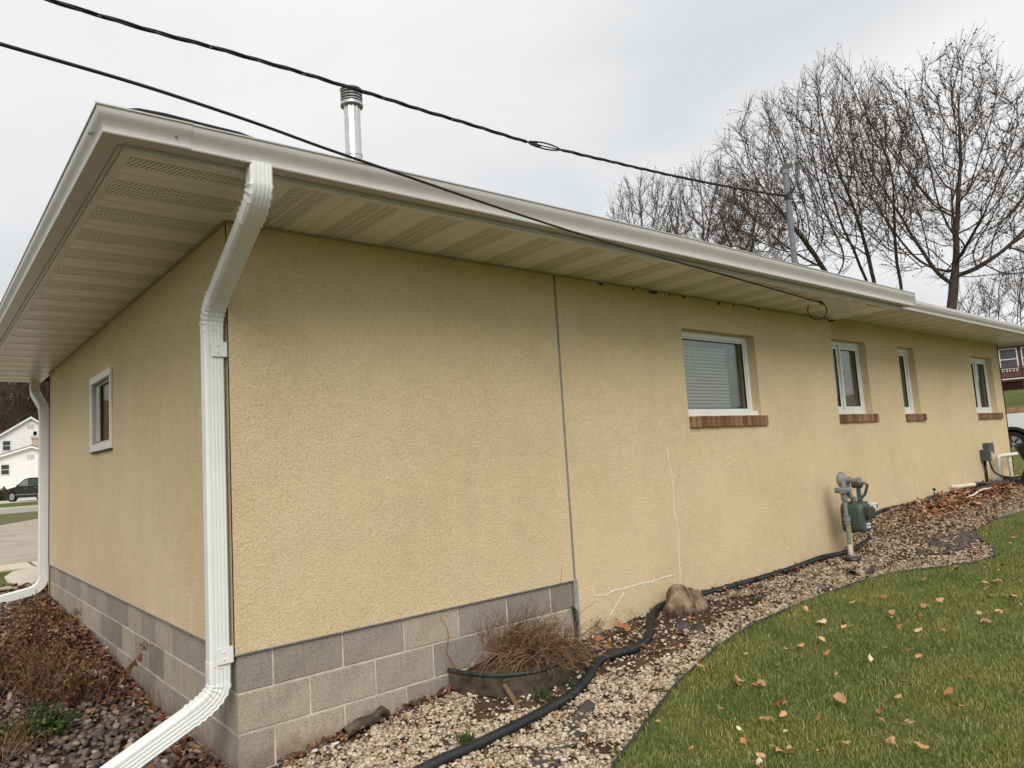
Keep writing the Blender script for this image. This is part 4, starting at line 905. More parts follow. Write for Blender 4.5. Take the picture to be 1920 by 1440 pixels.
# ------------------------------------------------------------------ utilities at the far end of the wall
ub = empty('utility_box', (12.2,.13,.5), 'small grey utility box with cable on the wall below the last window', 'utility box')
mb = MB(); mb.box(11.88,12.12,.06,.145,.50,.68); mb.build('housing', M['ubox'], ub, bevel=.01)
mb = MB(); mb.box(11.70,11.83,.02,.145,.40,.58); mb.build('meter_socket', M['meter'], ub, bevel=.01)
mb = MB(); mb.box(11.76,11.81,-.005,.018,.42,.54); mb.build('cover_plate', simple('light_cover', (.5,.5,.5), .5, .3), ub, bevel=.004)
mb = MB(); mb.tube(cat([(11.78,.05,.40),(11.82,.03,.25),(12.0,-.02,.15),(12.5,-.08,.09),(13.0,-.12,.12),(13.25,-.16,.16)], 6), .013, 6); mb.tube([(11.80,.12,.42),(11.80,.12,-.05)], .02, 8); mb.build('cable', M['rubber'], ub, smooth=True)
pv = empty('pvc_pipes', (12.6,.05,.1), 'two white plastic pipes with an elbow standing at the end of the wall', 'pipes')
mb = MB(); mb.tube(cat([(12.17,.04,-.02),(12.15,.04,.38),(12.17,.03,.44),(12.28,.0,.455),(12.95,-.02,.455)], 6), .033, 10); mb.build('bent_pipe', M['pvcw'], pv, smooth=True)
mb = MB(); mb.tube([(12.60,.0,-.02),(12.57,.0,.42)], .031, 10); mb.tube([(12.572,.0,.34),(12.57,.0,.40)], .037, 10); mb.build('upright_pipe', M['pvcw'], pv, smooth=35)
mb = MB(); mb.box(12.02,12.09,.0,.1,-.02,.14); mb.box(12.2,13.0,.02,.10,.02,.07); mb.build('bracket', M['pvcw'], pv)
mb = MB(); mb.box(12.1,13.5,-.06,.02,-.01,.045); tag(mb.build('black_board', M['black'], None, bevel=.006), 'long low black board lying at the wall end under the white pipes', 'board')
mb = MB(); mb.tube([(10.28,.12,.105),(10.30,.05,.10),(10.80,-.03,.10)], .03, 10); dp = empty('drain_outlet', (10.3,.15,.1), 'cream plastic drain pipe with black hose coming out of the wall foot', 'drain pipe'); mb.build('cream_pipe', M['pvc'], dp, smooth=35)
mb = MB(); mb.tube(cat([(10.78,-.03,.10),(10.92,-.05,.10),(11.1,-.07,.08),(11.25,-.09,.02),(11.3,-.1,-.03)], 5), .028, 10); mb.lathe((10.75,-.025,.10), [(.03,0),(.036,.0),(.036,.05),(.03,.05)], 10, 0, (1,-.15,0)); mb.build('black_hose_end', M['hose'], dp, smooth=True)
mb = MB(); mb.lathe((9.45,.06,.02), [(.006,0),(.006,.09),(.02,.095),(.022,.11),(.012,.125)], 8); tag(mb.build('sprinkler_stake', M['black'], None), 'tiny black spike with a knob standing by the thin hose', 'garden stake')
# black covered object right at the frame edge
mb = MB(); prof_b = [(-.02,.30),(.04,.25),(.14,.20),(.26,.155),(.38,.15),(.50,.20),(.60,.24),(.64,.20),(.66,.05)]
rings = []
for z, r in prof_b:
    rings.append([(11.9+(r*(1+.10*math.sin(3*a+z*9)+.05*math.sin(7*a)))*math.cos(a)*1.1, -.53+(r*(1+.06*math.sin(4*a-z*6)+.03*math.sin(9*a)))*math.sin(a), z+.02*math.sin(3*a)) for a in np.linspace(0, 2*math.pi, 41)[:-1]])
mb.sweep(rings); tag(mb.build('black_cover', M['black'], None, smooth=True), 'black fabric cover draped over something at the right picture edge', 'cover')

# ------------------------------------------------------------------ pebbles
def pebbles(name, XY, zf, size, flat, mat, sub, kindlabel, sink=.25, lift=0):
    V0, F0 = ico(sub); V0 = np.array(V0); F0 = np.array(F0); n_ = len(XY)
    s = size[0]+(size[1]-size[0])*rng.random(n_)**1.8
    ax_ = np.stack([s*(.75+.6*rng.random(n_)), s*(.7+.35*rng.random(n_)), s*(flat+.3*rng.random(n_))], 1)
    jit = 1+rng.normal(0, .13 if sub < 3 else .05, (n_, len(V0), 1)); P_ = V0[None]*jit*ax_[:, None]
    # random rotation: yaw + tilt
    a = rng.random(n_)*2*np.pi; t1 = rng.normal(0, .45, n_); ca, sa = np.cos(a)[:, None], np.sin(a)[:, None]; ct, st2 = np.cos(t1)[:, None], np.sin(t1)[:, None]
    y_, z_ = P_[..., 1]*ct-P_[..., 2]*st2, P_[..., 1]*st2+P_[..., 2]*ct; x_ = P_[..., 0]
    X_ = x_*ca-y_*sa; Y_ = x_*sa+y_*ca
    z0 = zf(XY[:, 0], XY[:, 1])+ax_[:, 2]*(1-2*sink)+rng.random(n_)*s*.5+lift
    Vv = np.stack([X_+XY[:, 0:1], Y_+XY[:, 1:2], z_+z0[:, None]], -1).reshape(-1, 3)
    Ff = (F0[None]+(np.arange(n_)*len(V0))[:, None, None]).reshape(-1, 3)
    o = np_mesh(name, Vv, Ff, mat, sub >= 2); return tag(o, kindlabel[0], kindlabel[1], kind='stuff')
from mathutils import noise as mn
def nz(x, y, s=3.0, o=0.): return mn.noise(Vector((x*s+o, y*s-o, o)))
def dirt(x, y):          # 1 where bare soil shows
    d = 0
    d = max(d, 1-((x-3.05)/.85)**2-((y+.22)/.36)**2); d = max(d, 1-((x-2.55)/.45)**2-((y+.40)/.28)**2); d = max(d, 1-((x-3.9)/.6)**2-((y+.32)/.14)**2)
    d = max(d, .9-((x-1.75)/.65)**2-((y+.38)/.24)**2); d = max(d, .5-((y+.0)/.10)**2 if x < 1.4 else 0)
    return d+nz(x, y, 6)*.5
def scatter(x0, x1, dens, mask):
    n_ = int((x1-x0)*1.6*dens); x = rng.uniform(x0, x1, n_); y = rng.uniform(-1.55, .2, n_); keep = []
    ye = yedge(x)
    for i in range(n_):
        ymax = .14 if x[i] > 6.85 else -.004
        if y[i] > ymax or y[i] < ye[i]+.015: continue
        if 1.3 < x[i] < 2.42 and y[i] > -.41*math.sqrt(max(0, 1-((x[i]-1.86)/.56)**2)): continue
        if mask(x[i], y[i]): keep.append((x[i], y[i]))
    return np.array(keep)
gm_ = lambda x, y: random.random() > (.90 if dirt(x, y) > .25 else (.55 if dirt(x, y) > .05 else 0))
pebbles('gravel', scatter(-.2, 3.3, 7600, gm_), zr, (.0065, .0165), .38, M['gravel'], 1, ('pale crushed river gravel covering the near end of the bed', 'gravel'), .2)
pebbles('gravel', scatter(3.3, 7, 4200, gm_), zr, (.008, .018), .42, M['gravel3'], 1, ('pale gravel in the middle of the bed beside the gas meter', 'gravel'), .2)
pebbles('gravel', scatter(7, 14, 2200, lambda x, y: True), zr, (.010, .022), .42, M['gravel2'], 1, ('pale gravel at the far end of the bed', 'gravel'), .2)
# coarse dark cobbles on the left
n_ = 15000; x = rng.uniform(-2.4, -.01, n_); y = rng.uniform(-1.6, 6.6, n_); XY = np.stack([x, y], 1)[(y < 4.2) | (rng.random(n_) < .8)]
pebbles('river_stones', XY, zl, (.010, .027), .5, M['cobble'], 2, ('rounded dark mixed river stones in the bed left of the house', 'river stones'), .2)

# ------------------------------------------------------------------ grass blades
def blades(name, x, y, zf, hmin, hmax, wid, mat, lab):
    n_ = len(x); z = zf(x, y); h = rng.uniform(hmin, hmax, n_); a = rng.random(n_)*2*np.pi; wv = np.stack([np.cos(a), np.sin(a), 0*a], 1)*(wid*(.6+.8*rng.random(n_)))[:, None]
    b = rng.random(n_)*2*np.pi; ln = rng.random(n_)**1.2*.95; ld = np.stack([np.cos(b)*ln, np.sin(b)*ln, 0*b], 1)
    base = np.stack([x, y, z-.003], 1); up = np.array([0,0,1.])
    mid = base+ld*(h*.35)[:, None]+up*(h*.6)[:, None]; tip = base+ld*(h*1.0)[:, None]+up*(h*(1-.35*ln))[:, None]
    V = np.stack([base-wv, base+wv, mid+wv*.75, mid-wv*.75, tip+wv*.12, tip-wv*.12], 1).reshape(-1, 3)
    i = np.arange(n_)[:, None]*6; Fq = np.concatenate([i+np.array([0,1,2,3]), i+np.array([3,2,4,5])]); return tag(np_mesh(name, V, Fq, mat), lab, 'grass', kind='stuff')
def lawn_pts(n_, x0, x1, dmax, clump=True):
    x = rng.uniform(x0, x1, n_); y = yedge(x)-.012-rng.random(n_)*dmax; return x, y
xa, ya = lawn_pts(150000, .9, 6.2, 1.75); xb, yb = lawn_pts(60000, 6.2, 13.5, 1.3); xc, yc = lawn_pts(30000, .5, 8, 3.6)
# stray blades overhanging the edging
xd = rng.uniform(1, 7, 4500); yd = yedge(xd)+rng.normal(-.005, .022, 4500)
x = np.concatenate([xa, xb, xc, xd]); y = np.concatenate([ya, yb, yc, yd])
keep = rng.random(len(x)) < .72+.5*np.sin(x*5.1+np.sin(y*7))*np.sin(y*4.3+1)
blades('grass', x[keep], y[keep], zr, .016, .044, .0019, M['blade'], 'short green lawn grass between gravel edging and the picture edge')
# weeds in the gravel and by the house
for (wx, wy, wr, n_, lab) in ((1.62,-.50,.055,130,'small green weed tuft in the gravel in front of the black ring'), (1.85,-.52,.03,60,'tiny weed just right of the larger tuft by the ring'), (.98,-.60,.05,110,'dark green weed under the hose near the bottom edge'), (4.1,-.42,.05,70,'thin green weed in the gravel right of the boulder')):
    x = rng.normal(wx, wr*.5, n_); y = rng.normal(wy, wr*.5, n_); o = blades('weed', x, y, lambda a, b: zr(a, b)+.008, .02, .06, .004, M['greenleaf'], lab); o['category'] = 'weed'

# ------------------------------------------------------------------ leaves
def leaf_mesh(name, kind, mat, seed):
    rs = random.Random(seed); mb = MB(); out_ = []
    if kind == 'oak':
        tips = [(0,1),(.24,.84),(.20,.70),(.46,.62),(.32,.46),(.54,.30),(.32,.16),(.34,-.04),(.06,-.10)]
    elif kind == 'maple':
        tips = [(0,1),(.18,.70),(.44,.74),(.44,.50),(.68,.42),(.54,.22),(.50,-.02),(.2,-.04),(.05,-.12)]
    else: tips = [(0,1),(.14,.82),(.26,.6),(.33,.35),(.30,.1),(.18,-.08),(.04,-.15)]
    pts = [(x*rs.uniform(.85,1.15), y) for x, y in tips]; left = [(-x*rs.uniform(.85,1.15), y) for x, y in tips[1:]][::-1]
    outl = pts+left; curl = rs.uniform(.35,1.0); tw = rs.uniform(-.5,.5)
    def z(x, y): return curl*(x*x*.9+.25*(y-.4)**2)+tw*x*(y-.4)*.5+.06*math.sin(x*9+seed)+.05*math.sin(y*8+seed)
    c = len(outl); mb.v = [(x, y, z(x, y)) for x, y in outl]+[(0, y, z(0, y)-.03) for y in (-.05, .25, .55)]
    for i in range(c):
        j = (i+1) % c; ym = (outl[i][1]+outl[j][1])/2; k = 0 if ym < .12 else (1 if ym < .42 else 2); mb.f.append((i, j, c+k)); mb.m.append(0)
        j2 = (j+1) % c; y2 = (outl[j][1]+outl[j2][1])/2; k2 = 0 if y2 < .12 else (1 if y2 < .42 else 2)
        if k2 != k: mb.f.append((j, c+k2, c+k)); mb.m.append(0)
    mb.tube([(0,-.05,z(0,-.05)),(0.03,-.35,.05+z(0,-.3)*.5)], .018, 3); me = mb.mesh(name, mat, True)
    me.transform(Matrix.Translation((0,-.35,0))); return me
LM = {}
for nm, mt in (('tan','tanleaf'),('orange','oakleaf'),('pale','paleleaf')): LM[nm] = [leaf_mesh('leaf', k, M[mt], s+len(nm)) for s, k in enumerate(('oak','maple','oval','oval','maple','oval'))]
def leaf(x, y, z, size, kind, v, label=None, group=None, tilt=.5, name='fallen_leaf', rz=None):
    o = inst(name, LM[kind][v % 6], (x, y, z), None, (random.gauss(0, tilt)+(math.pi if random.random() < .4 else 0), random.gauss(0, tilt), random.uniform(0, 6.3) if rz is None else rz), (size,)*3)
    return tag(o, label, 'leaf', group)
# leaves lying on the lawn where the photograph shows them (x, y, size, kind)
LL = [(2.60,-1.35,.05,'tan'),(2.95,-1.05,.045,'pale'),(1.98,-1.42,.055,'pale'),(2.18,-1.62,.062,'tan'),(2.42,-1.52,.03,'pale'),(2.10,-1.78,.04,'pale'),(2.36,-1.83,.055,'tan'),(2.5,-1.25,.04,'orange'),
      (3.55,-1.25,.045,'tan'),(3.35,-1.38,.05,'orange'),(3.0,-1.6,.04,'tan'),(3.1,-1.95,.055,'pale'),(3.6,-1.85,.05,'tan'),(4.0,-1.2,.05,'tan'),(4.4,-1.35,.06,'tan'),(4.6,-1.5,.05,'orange'),(5.1,-1.45,.055,'tan'),
      (2.62,-2.02,.05,'orange'),(2.3,-2.2,.05,'tan'),(2.9,-2.3,.05,'tan'),(3.4,-2.2,.055,'orange'),(4.3,-1.75,.055,'tan'),(4.7,-1.9,.06,'tan'),(5.4,-1.7,.055,'tan')]
for _ in range(125):
    x = random.uniform(1.6, 9.5); y = float(yedge(x))-random.uniform(.04, 1.5); LL.append((x, y, random.choice((.022,.03,.04,.055))*(1+x*.04)*random.uniform(.85,1.15), random.choice(['tan','tan','orange','tan','pale','orange','tan'])))
for i, (x, y, s, k) in enumerate(LL):
    col_ = {'tan':'tan','orange':'orange brown','pale':'pale cream'}[k]
    leaf(x, y, float(zr(x, y))+.052, s*1.0, k, i, f'dry {col_} leaf lying on the green lawn among others like it', f'{col_} leaves scattered on the lawn', .35)
for i in range(70):
    x = random.uniform(.3, 7); y = random.uniform(float(yedge(x))+.03, -.02); k = random.choice(['tan','orange','tan'])
    if 1.3 < x < 2.42 and y > -.42: continue
    leaf(x, y, float(zr(x, y))+.028, random.uniform(.018,.032), k, i, f'small {"orange brown" if k == "orange" else "tan"} leaf lying on the pale gravel among others like it', f'{"orange brown" if k == "orange" else "tan"} leaves on the gravel', .4)
o = leaf(2.74,-.17,-.375,.10,'orange',0,'large rust red oak leaf on the soil left of the hose bend'); o.rotation_euler = (.45, -.15, .3)
for i, (x, y) in enumerate(((2.42,-.20),(2.47,-.27),(2.40,-.31),(2.35,-.26),(2.52,-.22),(2.45,-.38),(2.58,-.48),(2.50,-.14))): leaf(x, y, float(zr(x, y))+.045, random.uniform(.04,.06), 'orange' if i % 2 else 'tan', i, f'{"orange" if i % 2 else "tan"} oak leaf in the small heap right of the black ring', 'leaves heaped right of the ring', .6)
for i, (x, y) in enumerate(((1.40,-.09),(1.46,-.14),(1.52,-.10),(1.44,-.05),(1.58,-.16),(2.0,-.36))): leaf(x, y, -.365, random.uniform(.03,.045), 'tan', i, 'tan leaf caught inside the black ring beside the brush', 'leaves inside the ring', .6)
def litter(name, x, y, zf, s0, s1, mat, lab, lift=.012):
    n_ = len(x); s = rng.uniform(s0, s1, n_); a = rng.random(n_)*2*np.pi; z = zf(x, y)+lift+rng.random(n_)*.035
    ux = np.stack([np.cos(a), np.sin(a), rng.normal(0,.5,n_)], 1); uy = np.stack([-np.sin(a), np.cos(a), rng.normal(0,.5,n_)], 1); c = np.stack([x, y, z], 1); up = np.array([0,0,1.])
    def pt(u, v, k): return c+ux*(u*s)[:, None]+uy*(v*s)[:, None]+up*(k*s)[:, None]
    o_ = np.ones(n_); V = np.stack([pt(-1*o_,0*o_,.1), pt(-.35*o_,-.5*o_,.25), pt(.5*o_,-.42*o_,.2), pt(1*o_,0*o_,.0), pt(.4*o_,.5*o_,.3), pt(-.45*o_,.42*o_,.2), pt(0*o_,0*o_,-.1)], 1).reshape(-1, 3)
    i = np.arange(n_)[:, None]*7; Fq = np.concatenate([i+np.array([k, (k+1) % 6, 6]) for k in range(6)]); return tag(np_mesh(name, V, Fq, mat), lab, 'leaf litter', kind='stuff')
xs1 = -np.abs(rng.normal(0, .13, 2600))-.01; ys1 = rng.uniform(-.3, 6.3, 2600)
m_ = rng.random(2600) < np.where(ys1 < 1.9, .45, 1.0); xs1, ys1 = xs1[m_], ys1[m_]
xs2 = rng.normal(-.33, .24, 2500); ys2 = rng.normal(3.7, 1.3, 2500); k_ = (xs2 < -.02) & (ys2 < 6.6) & (ys2 > 1.6); xs2, ys2 = xs2[k_], ys2[k_]
litter('leaf_litter', np.concatenate([xs1, xs2]), np.concatenate([ys1, ys2]), zl, .011, .027, M['litter'], 'red brown fallen leaves heaped along the left wall and over the bed')
xs3 = rng.normal(9.8, 1.3, 1000); ys3 = rng.normal(-.26, .16, 1000); k_ = (ys3 < .1) & (ys3 > -.7) & (xs3 > 7.6) & (xs3 < 13); litter('leaf_litter', xs3[k_], ys3[k_], zr, .018, .04, M['litter2'], 'patch of orange red leaves on the far gravel')
xs4 = rng.uniform(.2, 1.5, 260); ys4 = -np.abs(rng.normal(0, .035, 260))-.005; litter('leaf_litter', xs4, ys4, zr, .010, .024, M['litter'], 'thin line of brown leaf bits along the foot of the blocks', .005)
xs6 = rng.uniform(.3, 11, 3600); ys6 = yedge(xs6)*rng.random(3600); k_ = (ys6 > yedge(xs6)+.03) & ~((xs6 > 1.28) & (xs6 < 2.45) & (ys6 > -.43)) & (rng.random(3600) < np.clip(.12+xs6*.1, 0, 1)); litter('plant_debris', xs6[k_], ys6[k_], zr, .006, .02, M['debris'], 'brown leaf and twig crumbs strewn through the gravel', .012)
xs5 = rng.uniform(3.7, 6, 160); ys5 = -np.abs(rng.normal(.05, .04, 160))-.005; litter('leaf_litter', xs5, ys5, zr, .012, .026, M['litter'], 'brown leaf bits along the wall hose', .012)

# ------------------------------------------------------------------ shrubs in the left bed
def shrub(loc, n_st, hgt, spread, label, leafmat, nleaf, lsize, droop=.03, stemr=.003, base_r=.06, name='dry_shrub', lean=(0,0)):
    o = empty(name, loc, label, 'shrub'); segs = []; LP = []
    for k in range(n_st):
        a = rng.random()*2*math.pi; q = rng.random(); p0 = (loc[0]+base_r*q*math.cos(a), loc[1]+base_r*q*math.sin(a), loc[2]-.01)
        s_ = arc_stem(p0, (math.cos(a)*spread*q+lean[0], math.sin(a)*spread*q+lean[1], 1), hgt*rng.uniform(.6,1.1), droop*rng.uniform(0,1.6), .06, 8); s_[:, 0] = np.minimum(s_[:, 0], -.015); segs.append((s_, stemr, stemr*.3))
        for t in range(2):
            i = rng.integers(3, 8); b = arc_stem(s_[i], s_[i]-s_[i-1]+rng.normal(0,.02,3), hgt*.3, droop, .12, 5); b[:, 0] = np.minimum(b[:, 0], -.015); segs.append((b, stemr*.6, stemr*.25)); LP += [b[j] for j in range(2, 6)]
        LP += [s_[j] for j in range(4, 9)]
    V, Fq = tubes_np(segs); np_mesh('stems', V, Fq, M['stem'], parent=o)
    if nleaf:
        LP = np.array(LP); idx = rng.integers(0, len(LP), nleaf); c = LP[idx]+rng.normal(0, lsize*.5, (nleaf, 3)); c[:, 0] = np.minimum(c[:, 0], -.02); s = rng.uniform(.6, 1.2, nleaf)*lsize
        d = rng.normal(0, 1, (nleaf, 3)); d[:, 2] -= .5; d /= np.linalg.norm(d, axis=1)[:, None]; e_ = np.cross(d, rng.normal(0, 1, (nleaf, 3))); e_ /= np.linalg.norm(e_, axis=1)[:, None]; nn = np.cross(d, e_)
        V = np.stack([c, c+d*(s*.5)[:, None]+e_*(s*.28)[:, None]+nn*(s*.1)[:, None], c+d*s[:, None], c+d*(s*.5)[:, None]-e_*(s*.28)[:, None]+nn*(s*.1)[:, None]], 1).reshape(-1, 3)
        i = np.arange(nleaf)[:, None]*4; lv = np_mesh('leaves', V, i+np.array([0,1,2,3]), leafmat, parent=o); lv['kind'] = 'stuff'
    return o
shrub((-.60,2.10,-.575), 70, .42, .65, 'brown bare stemmed shrub in the middle of the left bed', M['bronzeleaf'], 900, .026, .05)
shrub((-.62,1.55,-.60), 26, .20, .9, 'low dark green sprig plant in front of the brown shrub', M['greenleaf'], 1500, .030, .12, .0025, .08, 'green_plant')
shrub((-.36,1.95,-.57), 34, .30, .8, 'small yellow green leafy shrub nearest to the block wall', M['bronzeleaf'], 900, .028, .10)
shrub((-.80,2.55,-.53), 50, .40, .8, 'rusty leaved shrub at the left picture edge', M['bronzeleaf'], 1600, .030, .06)
shrub((-.50,3.3,-.48), 36, .34, .8, 'reddish shrub farther back in the left bed', M['litter'], 1200, .03, .08)
shrub((-.35,4.5,-.42), 20, .30, .6, 'thin brown shrub near the far end of the block wall', M['bronzeleaf'], 500, .026, .06)
shrub((-.85,1.35,-.61), 40, .24, 1.2, 'tangle of dark stems at the lower left picture edge', M['bronzeleaf'], 300, .025, .14)
# two arching sprays with hanging leaves in front of the block wall
def spray(pts, label, nl, r=.0028, tipc=60):
    o = empty('leafy_spray', pts[0], label, 'plant stem'); P_ = np.array([tuple(p) for p in cat(pts, 6)]); V, Fq = tubes_np([(P_, r, r*.4)], 5); np_mesh('stem', V, Fq, M['stem'], parent=o)
    for k in range(nl):
        u = .45+.5*k/nl; i = int(u*(len(P_)-1)); lf = MB(); s = .05; lf.v = [(0,0,0),(.013,0,-s*.45),(0,.002,-s),(-.013,0,-s*.45)]; lf.f = [(0,1,2,3)]; lf.m = [0]
        ob = inst('leaf', lf.mesh('leaf', M['bronzeleaf']), P_[i], o, (random.gauss(0,.35), random.gauss(0,.35), random.uniform(-.8,.8)))
    t = P_[-1]; segs = [(arc_stem(t+rng.normal(0,.01,3), rng.normal(0,1,3)+[0,0,.7], .045, .02, .15, 3), .0012, .0006) for _ in range(14)]
    n_ = tipc; c = t+rng.normal(0,1,(n_,3))*[.022,.03,.018]; s = .009; d = rng.normal(0,1,(n_,3)); e_ = np.cross(d, rng.normal(0,1,(n_,3))); d /= np.linalg.norm(d,axis=1)[:,None]; e_ /= np.linalg.norm(e_,axis=1)[:,None]
    V1, F1 = tubes_np(segs); V2 = np.stack([c-d*s, c+e_*s*.6, c+d*s, c-e_*s*.6], 1).reshape(-1,3); F2 = np.arange(n_)[:,None]*4+np.array([0,1,2,3]); sd = np_mesh('seed_head', np.concatenate([V1,V2]), np.concatenate([F1, F2+len(V1)]), M['stem'], parent=o); return o
spray([(-.26,1.80,-.55),(-.22,1.74,-.42),(-.16,1.64,-.32),(-.11,1.55,-.24),(-.08,1.50,-.17)], 'arching spray with dark red hanging leaves in front of the block wall', 12)
spray([(-.30,4.0,-.44),(-.26,3.9,-.32),(-.20,3.75,-.24),(-.14,3.6,-.20)], 'smaller dry spray in front of the far blocks', 6)
V, Fq = tubes_np([(cat([(-1.2,4.6,-.36),(-.7,4.7,-.33),(-.45,4.75,-.35)], 5), .012, .008)], 6); tag(np_mesh('fallen_branch', V, Fq, M['bark']), 'thin grey branch lying across the stones at the left edge', 'branch')

# ------------------------------------------------------------------ left background: stoop, path, drive, street, houses
mb = MB(); pc_ = [(.2,7.95),(.0,7.78),(-.14,7.95),(-.22,8.4),(-.20,9.1),(-.05,9.75),(.2,10.05),(2,10.05),(2,7.95)]
mb.prism([(x, y, -.58) for x, y in pc_], (0,0,.235)); tag(mb.build('concrete_stoop', M['concrete'], None, bevel=.01), kind='structure')
path = empty('flagstone_path', (0,10.6,-.36)); tag(path, kind='structure')
fx = -3.2
for i in range(12):
    w_ = random.uniform(.55,.85); mb = MB(); mb.prism([(fx, 10.15+random.uniform(0,.06), -.40), (fx+w_-.03, 10.15+random.uniform(0,.06), -.40), (fx+w_-.03+random.uniform(-.1,.1), 11.2, -.40), (fx+random.uniform(0,.1), 11.2, -.40)], (0,0,.05)); mb.build('flagstone', M['flagstone'], path, bevel=.006); fx += w_
mb = MB(); mb.prism([(-14,11.3,-.42),(6,11.3,-.42),(6,35,-.42),(3.6,33.2,-.42),(1.25,28.0,-.42),(-1,25.2,-.42),(-14,20,-.42)], (0,0,.065)); tag(mb.build('driveway', M['drive'], None), kind='structure')
mb = MB(); mb.prism([(-40,7.2,-.60),(2,7.2,-.60),(2,11.25,-.60),(-40,11.25,-.60)], (0,0,.225)); tag(mb.build('side_lawn', M['lawn'], None), kind='structure')
x = rng.uniform(-1.6,-.1,9000); y = rng.uniform(7.9,10.1,9000); k_ = ~((x > -.24) & (y > 7.7)); blades('grass', x[k_], y[k_], lambda a, b: 0*a-.375, .03, .06, .0025, M['blade'], 'green grass patch behind the far downspout')
mb = MB(); mb.prism([(-60,6,-.47),(6,30,-.47),(20,30,-.47),(20,43.0,-.47),(-60,43.0,-.47)], (0,0,.085)); tag(mb.build('grass_verge', M['dryverge'], None), kind='structure')
mb = MB(); mb.box(-80,60,43.01,53,-.5,-.36); tag(mb.build('street', M['street'], None), kind='structure')
mb = MB(); mb.box(-80,60,53.01,53.4,-.5,-.24); tag(mb.build('kerb', M['concrete'], None), kind='structure')
mb = MB(); mb.prism([(-80,53.41,-.5),(-80,53.41,-.26),(-80,58,-.06),(-80,58,-.5)], (140,0,0)); tag(mb.build('opposite_lawn', M['lawn'], None), kind='structure')
mb = MB(); mb.box(-80,60,58.01,85.5,-.5,-.03); tag(mb.build('neighbour_driveway', M['concrete'], None), kind='structure')
# wooden slats stacked by the stoop
wp = empty('slat_stack', (-.35,7.35,-.38), 'small stack of weathered pale wooden slats at the left edge', 'wood')
for i in range(7): mb = MB(); z = -.385+.022*(i//2); y = 7.0+.16*(i % 3)+.03*i; mb.box(-1.3,-.22-.03*(i % 4), y, y+.07, z, z+.018); mb.build('slat', simple('weathered_slat', (.42,.37,.29), .9, .1, .2, 9), wp)
xx = rng.normal(-.28,.2,300); yy = rng.normal(7.35,.25,300); litter('leaf_litter', xx, yy, lambda a, b: 0*a-.39, .02, .045, M['litter'], 'brown leaves round the pale slats behind the far downspout')
# white houses: siding boards are real laps
def gable_house(name, label, xc, y0, half, zb_, ze, zp, depth, wins, roofk, vent=True):
    o = empty(name, (xc, y0, zb_), label, 'house'); mb = MB(); mb.prism([(xc-half,y0,zb_),(xc+half,y0,zb_),(xc+half,y0,ze),(xc,y0,zp),(xc-half,y0,ze)], (0,depth,0)); mb.build('wall', M['siding'], o)
    mb = MB(); z = zb_+.3
    while z < zp-.15:
        hw = half if z < ze else half*(zp-z)/(zp-ze); hw -= .05
        if hw > .1: mb.add([(xc-hw,y0-.004,z),(xc+hw,y0-.004,z),(xc+hw,y0-.004,z+.2),(xc-hw,y0-.004,z+.2),(xc-hw,y0-.035,z),(xc+hw,y0-.035,z)], [(4,5,2,3),(0,1,5,4)])
        z += .21
    mb.build('siding_boards', M['siding'], o)
    s = (zp-ze)/half; t = .22; ov = .35
    for sg in (-1, 1):
        mb = MB(); mb.prism([(xc,y0-ov,zp+.02),(xc+sg*(half+ov),y0-ov,ze-s*ov+.02),(xc+sg*(half+ov),y0-ov,ze-s*ov+t),(xc,y0-ov,zp+t)], (0,depth+2*ov,0)); mb.build('roof', M['shingle'], o)
        mb = MB(); mb.prism([(xc,y0-ov-.02,zp-.08),(xc+sg*(half+ov),y0-ov-.02,ze-s*ov-.08),(xc+sg*(half+ov),y0-ov-.02,ze-s*ov+.12),(xc,y0-ov-.02,zp+.12)], (0,.018,0)); mb.build('rake_board', M['siding'], o)
    for (a, b, c, d) in wins:
        w_ = MB(); w_.box(a-.1,b+.1,y0-.07,y0-.037,c-.1,d+.1); f_ = w_.build('window', M['paint_white'], o); g = MB(); zm = (c+d)/2
        g.box(a,b,y0-.082,y0-.072,zm+.03,d); g.box(a,b,y0-.09,y0-.072,c,zm-.03); g.build('pane', simple('dark_pane', (.03,.035,.035), .1, .6), f_)
    if vent: mb = MB(); mb.box(xc-.3,xc+.3,y0-.06,y0-.037,zp-1.25,zp-.8); mb.build('gable_vent', simple('vent_grey', (.5,.5,.48), .6, .2), o)
    return o
h1 = gable_house('white_house', 'taller white sided house with steep gable, behind the low one', 9.33, 95, 5.6, -.3, 5.1, 8.95, 12, [(6.75,7.43,5.32,6.35)], 0)
h2 = gable_house('white_house', 'low white sided house with chimney, directly behind the dark car', 8.4, 86, 6.4, -.3, 3.05, 5.15, 8.5, [(5.9,6.55,2.45,3.42)], 0)
mb = MB(); mb.box(8.62,9.15,86.6,87.2,4.9,6.1); chn = mb.build('chimney', simple('tan_chimney_brick', (.50,.37,.29), .9, .1, .15, 12), h2)
mb = MB(); mb.box(8.52,9.25,86.5,87.3,6.1,6.3); mb.box(8.58,9.19,86.55,87.25,6.3,6.42); mb.build('chimney_crown', simple('pale_cap', (.5,.47,.42), .9, .1), chn)
mb = MB(); mb.box(8.74,9.03,86.75,87.05,6.42,6.85); mb.build('chimney_pot', M['dark'], chn)
g3 = empty('grey_roof_house', (2,108,0), 'grey shingled roof of a house half hidden left of the white gable', 'house')
mb = MB(); mb.box(-6,6.6,108,118,-.3,6.6); mb.build('wall', M['siding'], g3); mb = MB(); mb.prism([(-6.5,107.5,6.5),(-6.5,118.5,6.5),(-6.5,113,9.6)], (14,0,0)); mb.build('roof', M['shingle'], g3)
